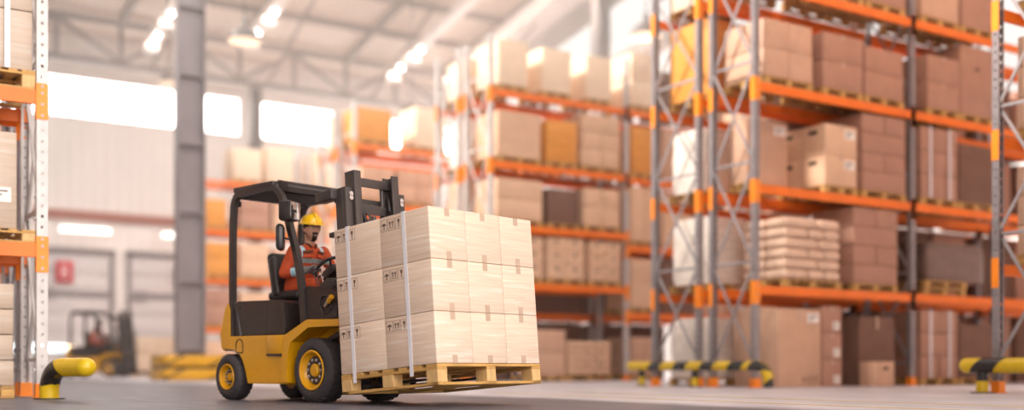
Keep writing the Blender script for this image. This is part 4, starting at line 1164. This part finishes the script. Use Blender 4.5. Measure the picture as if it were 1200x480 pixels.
f = MB(); f.bx(-30, 70, WV - .18, WV, 6.65, 7.05, .02); tag(f.build('trim_1', 'brown_trim', None), 'red-brown ledge beam along the back wall', 'trim', kind='structure')
for i, (a, b) in enumerate(((4.2, 7.3), (8.2, 11.2), (12.0, 15.2), (16.2, 19.4))):
    d = empty(f'door_{i+1}', (a, WV, 0)); tag(d, 'white sectional dock door in the back wall', 'door', kind='structure')
    for k in range(6):
        f = MB(); f.bx(.06, b - a - .06, -.06, -.01, k*.86 + .01, k*.86 + .85, .015); f.build('door_panel', 'door_panel', d)
    f = MB(); f.bx(-.14, .04, -.16, 0, 0, 5.4, .01); f.bx(b - a - .04, b - a + .14, -.16, 0, 0, 5.4, .01); f.bx(-.14, b - a + .14, -.16, 0, 5.2, 5.45, .01); f.build('door_frame', 'door_bar', d)
    f = MB(); f.bx(.0, b - a, -.12, -.06, 3.35, 3.62, .02); f.build('door_bar', 'door_bar', d)
    f = MB(); f.bx(.15, .75, -.13, -.06, 3.25, 3.72, .02); f.build('door_motor', 'door_bar', d)
for x, s in ((9.25, .62), (14.25, .62)):
    q = empty('wall_sign', (x, WV - .22, 3.95)); tag(q, 'square red sign with pale symbol on the dock doors, ' + ('beside the left-hand rack post' if x < 10 else 'half hidden by the steel column'), 'sign', 'red dock signs')
    f = MB(); f.bx(-.36, .36, -.02, .02, 0, .92, .015); f.bx(-.33, .33, -.026, 0, .03, .89, .01); f.build('sign_plate', 'sign_red', q)
    f = MB()
    f.tube([(.10*math.cos(2*PI*k/20), -.03, .58 + .12*math.sin(2*PI*k/20)) for k in range(20)], .032, 6, closed=True)
    f.tube([(.12*math.cos(2*PI*k/20), -.03, .32 + .14*math.sin(2*PI*k/20)) for k in range(20)], .034, 6, closed=True)
    f.build('sign_symbol', 'sign_white', q)
for x0, x1, lab in ((8.9, 10.9, 'long lit tube lamp hanging before the dock doors, nearest the rack post'), (13.1, 14.0, 'short lit tube lamp hanging before the dock doors beside the steel column'), (5.0, 7.0, 'lit tube lamp before the dock doors behind the rack')):
    q = empty('ceiling_light', (x0, WV - 1.2, 6.1)); tag(q, lab, 'lamp', 'tube lamps by the dock doors')
    f = MB(); f.cyl((0, 0, 0), (x1 - x0, 0, 0), .10, 14); f.build('tube', 'tube', q, 40)
    f = MB(); f.bx(0, x1 - x0, -.12, .12, .15, .26, .02); f.build('housing', 'trunking', q)
    for e in (.2, x1 - x0 - .2):
        f = MB(); f.bx(e - .03, e + .03, 0, 1.2, .2, .26); f.build('bracket', 'trunking', q)
f = MB(); f.bx(-30.3, -30, -12, 50, 0, 17); tag(f.build('wall_left', 'wall', None), 'white side wall of the hall', 'wall', kind='structure')
f = MB(); f.bx(70, 70.3, -12, 50, 0, 17); tag(f.build('wall_right', 'wall', None), 'white side wall of the hall', 'wall', kind='structure')

# ------------------------------------------------------------------ roof: sheets on purlins and rafters, rising from the back wall towards the viewer
TV = 48.0                         # truss line
SL = .18                          # roof slope
def roofz(v): return 14.75 + SL*(TV - v)
RX0, RX1, RVE = -30, 27.5, 38.6   # sheeted area; beyond lies open glazing
def roofplane(name, x0, x1, v0, v1, m, lab, lift=.25, t=.08):
    f = MB(); f.loft([[Vector((x0, v0, roofz(v0) + lift)), Vector((x0, v0, roofz(v0) + lift + t)), Vector((x0, v1, roofz(v1) + lift + t)), Vector((x0, v1, roofz(v1) + lift))], [Vector((x1, v0, roofz(v0) + lift)), Vector((x1, v0, roofz(v0) + lift + t)), Vector((x1, v1, roofz(v1) + lift + t)), Vector((x1, v1, roofz(v1) + lift))]])
    return tag(f.build(name, m, None), lab, 'roof', kind='structure')
roofplane('ceiling', RX0, RX1, RVE, 50.3, 'roof_sheet', 'pale corrugated roof sheets above the back wall')
t = empty('roof_truss', (0, TV, 13.0)); tag(t, 'grey steel roof truss along the back wall', 'truss', kind='structure')
f = MB(); f.bx(RX0, 45, -.09, .09, -.12, .12); f.build('bottom_chord', 'roof_steel', t)
f = MB(); f.bx(RX0, 45, -.11, .11, 1.6, 1.86); f.build('top_chord', 'roof_steel', t)
n = 0; x = -22.0; P = 2.55
while x < 44:
    f = MB(); f.bx(x - .08, x + .08, -.07, .07, .1, 1.65); f.build('truss_post', 'roof_steel', t)
    z0, z1 = (.1, 1.62) if n % 2 else (1.62, .1)
    f = MB(); f.sweep([(x, 0, z0), (x + P, 0, z1)], [(-.075, -.075), (.075, -.075), (.075, .075), (-.075, .075)]); f.build('truss_diagonal', 'roof_steel', t)
    x += P; n += 1
k = 0
v = TV - 2.85
while v > RVE - .2:
    f = MB(); f.bx(RX0, RX1, v - .07, v + .07, roofz(v) - .02, roofz(v) + .26); tag(f.build('roof_purlin', 'roof_steel', None), 'grey steel purlin under the roof sheets', 'purlin', kind='structure'); v -= 2.85
x = -19.45
while x < RX1 + .3:
    f = MB(); f.sweep([(x, TV, roofz(TV)), (x, RVE, roofz(RVE))], [(-.10, -.14), (.10, -.14), (.10, .14), (-.10, .14)], Vector((0, 0, 1))); tag(f.build('roof_rafter', 'roof_steel', None), 'grey steel rafter under the roof sheets', 'rafter', kind='structure')
    f = MB(); f.sweep([(x + 1.3, TV, 13.1), (x + 1.3, RVE + 3, roofz(RVE + 3) - .1)], [(-.05, -.05), (.05, -.05), (.05, .05), (-.05, .05)], Vector((0, 0, 1)))
    if int(x*10) % 2 == 0 or True: tag(f.build('roof_brace', 'roof_steel', None), 'thin steel brace from the truss up to the roof', 'brace', kind='structure')
    x += 5.1
# big sloping valley girder beside the glazing, upper floor edge and posts
f = MB(); f.sweep([(29.0, 50, 14.6), (29.0, 30, 14.6 + SL*20)], [(-.75, -.6), (.75, -.6), (.75, .6), (-.75, .6)], Vector((0, 0, 1))); tag(f.build('roof_girder', 'roof_steel', None), 'wide grey roof girder between sheets and glazing', 'girder', kind='structure')
f = MB(); f.sweep([(35.4, 50, 15.0), (35.4, 30, 15.0 + SL*20)], [(-.5, -.35), (.5, -.35), (.5, .35), (-.5, .35)], Vector((0, 0, 1))); tag(f.build('roof_girder', 'roof_steel', None), 'grey roof girder within the glazing', 'girder', kind='structure')

def column(name, u, v, w, d, h, lab, m='column', ribs=1.85):
    c = empty(name, (u, v, 0)); tag(c, lab, 'column', kind='structure')
    f = MB(); f.bx(-w/2, -w/2 + .05, -d/2, d/2, 0, h); f.build('flange', m, c)
    f = MB(); f.bx(w/2 - .05, w/2, -d/2, d/2, 0, h); f.build('flange', m, c)
    f = MB(); f.bx(-w/2 + .05, w/2 - .05, -.02, .02, 0, h); f.build('web', m, c)
    z = .8
    while z < h - .3:
        f = MB(); f.bx(-w/2 + .05, w/2 - .05, -d/2, d/2, z, z + .06); f.build('stiffener', m, c); z += ribs
    f = MB(); f.bx(-w/2 - .1, w/2 + .1, -d/2 - .1, d/2 + .1, 0, .04); f.build('base_plate', m, c)
column('steel_column', 8.78, 30.0, .76, .34, 16.4, 'tall grey steel I-section column standing in the yellow barrier')
column('steel_column', 17.2, 48.6, .52, .30, 13.0, 'dark steel column against the back wall', 'column_dark')
column('steel_column', 27.2, 36.0, .60, .5, 17.4, 'grey steel column beside the glazing', 'column_dark')

# unseen roof decks added to shade the racks, cross aisle left open to the sky
f = MB(); f.bx(13.2, 70, 0, 15.5, 16.6, 16.9); tag(f.build('ceiling', 'roof_panel', None), 'added unseen roof deck shading the rack row behind the guard rail', 'roof', kind='structure')
f = MB(); f.bx(-30, -2.0, -12, RVE, 16.6, 16.9); tag(f.build('ceiling', 'roof_panel', None), 'added unseen roof deck keeping the sun off the lower racks', 'roof', kind='structure')  # edge placed so the sun reaches only the upper end frames
f = MB(); f.bx(9.2, 70, -.3, 0, 0, 16.6); tag(f.build('shade_wall', 'wall', None), 'added unseen white wall keeping sky light off the near racks', 'wall', kind='structure')  # unseen wall added to block sky light from the rack fronts
# thin warm haze beyond the forklift, denser high up for the window bloom
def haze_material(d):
    m = bpy.data.materials.new('warm_haze'); m.use_nodes = True; nt = m.node_tree; nt.nodes.clear()
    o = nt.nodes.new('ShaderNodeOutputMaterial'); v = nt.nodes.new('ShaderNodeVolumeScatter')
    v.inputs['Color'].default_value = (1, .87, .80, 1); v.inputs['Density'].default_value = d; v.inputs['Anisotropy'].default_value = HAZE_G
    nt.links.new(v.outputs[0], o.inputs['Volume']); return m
if HAZE:
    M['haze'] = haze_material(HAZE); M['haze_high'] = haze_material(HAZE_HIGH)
    f = MB(); f.bx(-29.9, 69.9, 13.0, 49.6, .02, 6.2); tag(f.build('haze', 'haze', None), 'thin warm haze between the far racks', 'haze', kind='stuff')
    f = MB(); f.bx(-29.9, 69.9, 13.0, 49.6, 6.22, 24); tag(f.build('haze', 'haze_high', None), 'denser haze added under the roof for bloom at the daylight band', 'haze', kind='stuff')
# hanging high-bay lamps
def pendant(u, v, z, r, lab, pk=1.0):
    q = empty('pendant_lamp', (u, v, z)); tag(q, lab, 'lamp', 'dark bell lamps')
    f = MB(); f.lathe([(r, 0), (r*1.02, .03), (r*.94, r*.30), (r*.72, r*.62), (r*.40, r*.82), (r*.22, r*.95), (r*.20, r*1.35), (r*.10, r*1.5), (.001, r*1.52)], n=32); f.build('lamp_shade', 'lamp_shade', q, 50)
    f = MB(); f.lathe([(r*.98, .0), (r*.90, r*.28), (r*.68, r*.58), (r*.38, r*.78), (.001, r*.80)], n=32); f.build('reflector', 'lamp_inner', q, 50)
    lamp_light('pendant_light', 'SPOT', (u, v, z + r*.35), PEND*pk, '#ffd0ae', .06)
    f = MB(); f.cyl((0, 0, r*1.5), (0, 0, max(.5, (roofz(v) if v > RVE else 17.2) - z)), .02, 6); f.build('cable', 'hose', q)
pendant(11.36, 33.1, 10.35, .50, 'dark bell-shaped pendant lamp hanging right of the tall steel column', .15)
pendant(21.65, 41.9, 11.1, .42, 'dark bell-shaped pendant lamp hanging beyond the far rack row', .2)
pendant(11.6, 42.4, 11.1, .40, 'dark bell-shaped pendant lamp hanging close by the tall column, farther back', .06)
pendant(21.1, 25.7, 10.2, .47, 'dark bell-shaped pendant lamp hanging above the middle rack row')
pendant(15.4, 11.4, 10.6, .5, 'added unseen bell lamp lighting the near rack row from above, first', .4)  # lamp added out of view to warm the near row's upper shelves
pendant(20.4, 11.4, 10.6, .5, 'added unseen bell lamp lighting the near rack row from above, second', .3)  # second added lamp, also out of view
# white light trunkings under the roof slope, with bright lamp heads
for i, (u, va, vb, lab) in enumerate(((12.3, 47.6, 36.5, 'white light trunking under the roof, left of the steel column'), (16.0, 46.0, 33.0, 'white light trunking under the roof beside the bell lamp'), (23.2, 47.0, 36.0, 'white light trunking under the roof, above the far row'), (26.0, 46.5, 36.0, 'white light trunking under the roof, nearest the glazing'))):
    zz = lambda v: roofz(v) - .75
    lamp_light('trunking_light', 'AREA', (u, (va + vb)/2, zz((va + vb)/2) - .16), TRUNK*(.55, .6, .9, 1.6)[i], '#ffdfcb', .5, va - vb, (math.atan(-SL), 0, 0))
    q = empty('ceiling_light', (u, 0, 0)); tag(q, lab, 'lamp', 'light trunkings under the roof')
    f = MB(); f.sweep([(0, va, zz(va)), (0, vb, zz(vb))], [(-.24, -.14), (.24, -.14), (.24, .14), (-.24, .14)], Vector((0, 0, 1))); f.build('trunking', 'trunking', q)
    for v in (va - .1, va - 2.2):
        f = MB(); f.lathe([(.001, .1), (.18, .1), (.34, -.05), (.40, -.18), (.36, -.18), (.001, -.12)], (0, v, zz(v) - .22), n=20); f.build('lamp_head', 'trunking', q, 50)
    for v in (va - 1.0, va - 3.0):
        f = MB(); f.ball((0, v, zz(v) - .20), .09, 12); f.build('bulb', 'bulb', q, 60)

# ------------------------------------------------------------------ yellow plank barrier round the tall column
def plank_run(q, p0, p1, zc, hh):
    a, b = Vector((*p0, zc)), Vector((*p1, zc)); d = (b - a); L = d.length; ang = math.atan2(d.y, d.x)
    f = MB(); f.box((a + b)/2, (L, .09, hh), Matrix.Rotation(ang, 3, 'Z'), .02); pk = f.build('rail_plank', 'yellow_barrier', q)
    nrm = Vector((d.y, -d.x, 0)).normalized(); ex = d.normalized()
    for s0 in ((.25,) if L < 1.5 else (.16, L - .22)):     # slanted black stripes near the ends
        f = MB(); c = a + ex*s0 + nrm*.0462
        vs = [c + ex*(dx + dz*.55) + Vector((0, 0, dz*hh)) for dx, dz in ((-.05, -.5), (.07, -.5), (.07, .5), (-.05, .5))]
        w = [v - nrm*.004 for v in vs]; f.loft([vs, w]); f.build('hazard_stripe', 'black_stripe', pk)
q = empty('safety_barrier'); tag(q, 'low yellow plank barrier with black stripes round the tall steel column', 'barrier')
for zc in (.535, .170):
    plank_run(q, (7.93, 30.62), (7.93, 29.2), zc, .29); plank_run(q, (7.93, 29.2), (9.55, 29.2), zc, .29); plank_run(q, (9.55, 29.2), (9.55, 30.62), zc, .29)
f = MB(); f.bx(7.96, 9.52, 29.20, 29.25, .31, .40); f.bx(7.96, 8.0, 29.25, 30.6, .31, .40); f.bx(9.48, 9.52, 29.25, 30.6, .31, .40); f.build('barrier_gap_strip', 'black_stripe', q)  # black strips added so the gap between the planks reads dark
for c in ((7.98, 29.26), (7.98, 30.55), (9.50, 29.26), (9.50, 30.55)):
    f = MB(); f.bx(c[0] - .06, c[0] + .06, c[1] - .05, c[1] + .05, 0, .70, .01); f.build('barrier_post', 'black_stripe', q)

# ------------------------------------------------------------------ tubular bumper guards
def striped_tube(q, path, r, base, bands, slant=0.):
    """tube along path; bands: (start, end) lengths painted black"""
    P = [Vector(p) for p in path]
    f = MB(); f.tube(P, r, 28); f.ball(P[-1], r, 20)
    o = f.build('guard_tube', base, q, 60)
    return o
def resample(path, step=.03):
    P = [Vector(p) for p in path]; out = [P[0]]
    for a, b in zip(P, P[1:]):
        n = max(1, int((b - a).length/step))
        for k in range(1, n + 1): out.append(a.lerp(b, k/n))
    return out
def bands(q, path, r, spans, slant=.0, m='black_stripe', name='black_band'):
    """slanted painted sleeves a hair proud of the tube; a band edge leans by slant over the tube's height"""
    P = resample(path, .02); S = [0]
    for a, b in zip(P, P[1:]): S.append(S[-1] + (b - a).length)
    def at(s):
        s = min(max(s, 0), S[-1]); 
        for i in range(len(S) - 1):
            if S[i+1] >= s:
                t = (s - S[i])/max(1e-6, S[i+1] - S[i]); return P[i].lerp(P[i+1], t), (P[i+1] - P[i]).normalized()
        return P[-1], (P[-1] - P[-2]).normalized()
    for s0, s1 in spans:
        rings = []; n = 28; K = max(2, int((s1 - s0)/.05))
        for k in range(K + 1):
            ring = []
            for j in range(n):
                a = 2*PI*j/n
                s = s0 + (s1 - s0)*k/K + slant*math.sin(a)*.5
                c, t = at(s); u = Vector((0, 0, 1)) - t*t.z
                if u.length < .2: u = Vector((0, 1, 0)) - t*t.y
                u.normalize(); w = t.cross(u)
                ring.append(c + (w*math.cos(a) + u*math.sin(a))*(r + .0025))
            rings.append(ring)
        f = MB(); f.loft(rings); f.build(name, m, q, 60)
def foot(q, x, y, r, m='yellow_safety', h=.30):
    f = MB(); f.lathe([(r*1.5, 0), (r*1.5, .015), (r*.8, .016)], (x, y, 0), n=24); p = f.build('base_plate', 'black_paint', q, 40)
    f = MB(); f.cyl((x, y, .01), (x, y, h), r*.72, 20); f.build('post', 'black_stripe', q, 50)
    f = MB(); f.cyl((x, y, .012), (x, y, .17), r*.76, 20); f.build('post_sleeve', m, q, 50)

# bent tube beside the left rack end
q = empty('guard_bollard'); tag(q, 'yellow and black bent guard tube at the foot of the perforated rack post', 'guard', 'tubular guards')
dx, dy = (.8*.8434 - .6*.5373), (-.8*.5373 - .6*.8434)          # towards the aisle, slightly to the viewer
b0 = Vector((2.33, 13.40, 0)); e = Vector((dx, dy, 0)).normalized(); Rb = .26; r_ = .105
path = [b0, b0 + Vector((0, 0, .10))] + [b0 + Vector((0, 0, .10)) + e*(Rb*(1 - math.cos(R(a)))) + Vector((0, 0, Rb*math.sin(R(a)))) for a in range(10, 91, 8)]
end = path[-1] + e*.47; path += [path[-1] + e*.2, end]
f = MB(); f.tube(path, r_, 28, up=Vector((.3, .4, .2))); f.ball(end, (r_, r_, r_), 24); tb = f.build('guard_tube', 'yellow_safety', q, 60)
bands(q, path, r_, [(.13, .52)], -.18)
f = MB(); f.lathe([(.17, 0), (.17, .014), (.1, .015)], b0, n=24); f.build('base_plate', 'black_paint', q, 40)

# long striped rail in front of the end frames
q = empty('guard_rail'); tag(q, 'long yellow and black striped guard rail before the rack row end frames', 'guard', 'tubular guards')
gu, gz, gr = 13.62, .385, .085
pa = [(gu, 17.05, gz), (gu, 13.62, gz)]
path = [Vector(p) for p in pa] + [Vector((gu, 13.62 - .24*math.sin(R(a)), gz - .24*(1 - math.cos(R(a))))) for a in range(15, 91, 15)] + [Vector((gu, 13.38, .02))]
f = MB(); f.tube(path, gr, 24, up=Vector((1, .05, .05))); f.ball(path[0], gr, 20); f.build('guard_tube', 'yellow_safety', q, 60)
bands(q, path, gr, [(.62 + .72*k, .62 + .72*k + .34) for k in range(4)] + [(3.28, 3.62), (3.86, 4.05)], .14)
foot(q, gu, 16.72, gr); foot(q, gu, 15.2, gr)
# bumper of the nearest rack end
q = empty('guard_rail'); tag(q, 'yellow rounded bumper rail with black band at the nearest rack post', 'guard', 'tubular guards')
gu, gz, gr = 13.78, .385, .105
path = [Vector((gu, 9.72, gz)), Vector((gu, 7.9, gz))]
f = MB(); f.tube(path, gr, 24, up=Vector((1, .05, .05))); f.ball(path[0], gr, 24); f.build('guard_tube', 'yellow_safety', q, 60)
bands(q, path, gr, [(.16, .52)], .2)
foot(q, gu, 9.48, gr); foot(q, gu, 8.3, gr)

# ------------------------------------------------------------------ second forklift by the dock doors, with its driver and a small load
F2 = copy_tree(FORK); F2.location = (9.3, 40.3, 0); F2.rotation_euler = (0, 0, R(-43))
tag(F2, 'distant yellow forklift waiting before the dock doors, driver aboard', 'forklift', 'forklifts in the hall')
P2 = copy_tree(MAN); P2.location = F2.location; P2.rotation_euler = F2.rotation_euler
tag(P2, 'distant person in orange sitting in the far forklift by the dock doors', 'person', 'forklift drivers')
fw = Vector((math.cos(R(-43)), math.sin(R(-43)), 0))
stack(10.5, 11.9, 42.7, 43.8, 0, 1.35, 2, 2, 1, 'kraft_cream', 'pale beige carton', 'stack on the floor behind the distant forklift', 'goods by the dock doors', ())
q = empty('light_bar', (7.1, 42.5, .9)); tag(q, 'low cool white light bar with a warm end lamp beside the distant forklift', 'lamp')
f = MB(); f.bx(-.9, .86, -.1, .1, 0, .30, .05); f.build('diffuser', 'tube_cool', q)
f = MB(); f.ball((1.0, 0, .15), .13, 14); f.build('end_lamp', 'lamp_warm', q, 60)
for x in (-.7, .7):
    f = MB(); f.bx(x - .04, x + .04, -.04, .04, -.9, 0); f.build('leg', 'door_bar', q)
# ------------------------------------------------------------------ camera, light
cam = bpy.data.cameras.new('camera'); co = bpy.data.objects.new('camera', cam); COL.objects.link(co)
co.location = (0, 0, .36); co.rotation_euler = (R(90), 0, R(-32.5))
cam.lens = 39; cam.sensor_width = 36; cam.shift_y = (430 - 240)/1200
cam.clip_end = 300
cam.dof.use_dof = True; cam.dof.focus_distance = 10.75; cam.dof.aperture_fstop = .039/.115
SC.camera = co

w = bpy.data.worlds.new('world'); SC.world = w; w.use_nodes = True
bg = w.node_tree.nodes['Background']; bg.inputs[0].default_value = (1.0, .93, .875, 1); bg.inputs[1].default_value = 1
# sky: even bright overcast, with a lobe added to light the load's front
wn = w.node_tree; wt = wn.nodes.new('ShaderNodeTexCoord'); wd = wn.nodes.new('ShaderNodeVectorMath'); wd.operation = 'DOT_PRODUCT'
wd.inputs[1].default_value = Vector(SKYDIR).normalized(); wn.links.new(wt.outputs['Generated'], wd.inputs[0])
wr = wn.nodes.new('ShaderNodeMapRange'); wr.interpolation_type = 'SMOOTHSTEP'; wr.inputs[1].default_value = .45; wr.inputs[2].default_value = 1.0; wr.inputs[3].default_value = WORLD; wr.inputs[4].default_value = SKYPEAK
wn.links.new(wd.outputs['Value'], wr.inputs[0]); wn.links.new(wr.outputs[0], bg.inputs[1])
s = bpy.data.lights.new('sun', 'SUN'); s.energy = SUN; s.angle = R(12); s.color = (1, .87, .77)
so = bpy.data.objects.new('sun', s); COL.objects.link(so)
sd = Vector((SUND[0], SUND[1], SUND[2])).normalized()      # direction towards the sun
so.rotation_euler = sd.to_track_quat('Z', 'Y').to_euler(); so.location = (0, 0, 30)

vs = SC.view_settings; SC.display_settings.display_device = 'sRGB'
vs.view_transform = 'Standard'; vs.look = 'None'; vs.exposure = EXPO; vs.gamma = 1; vs.use_curve_mapping = False
SC.cycles.use_denoising = True
SC.cycles.max_bounces = 6; SC.cycles.diffuse_bounces = 4; SC.cycles.glossy_bounces = 3
SC.cycles.sample_clamp_indirect = 6
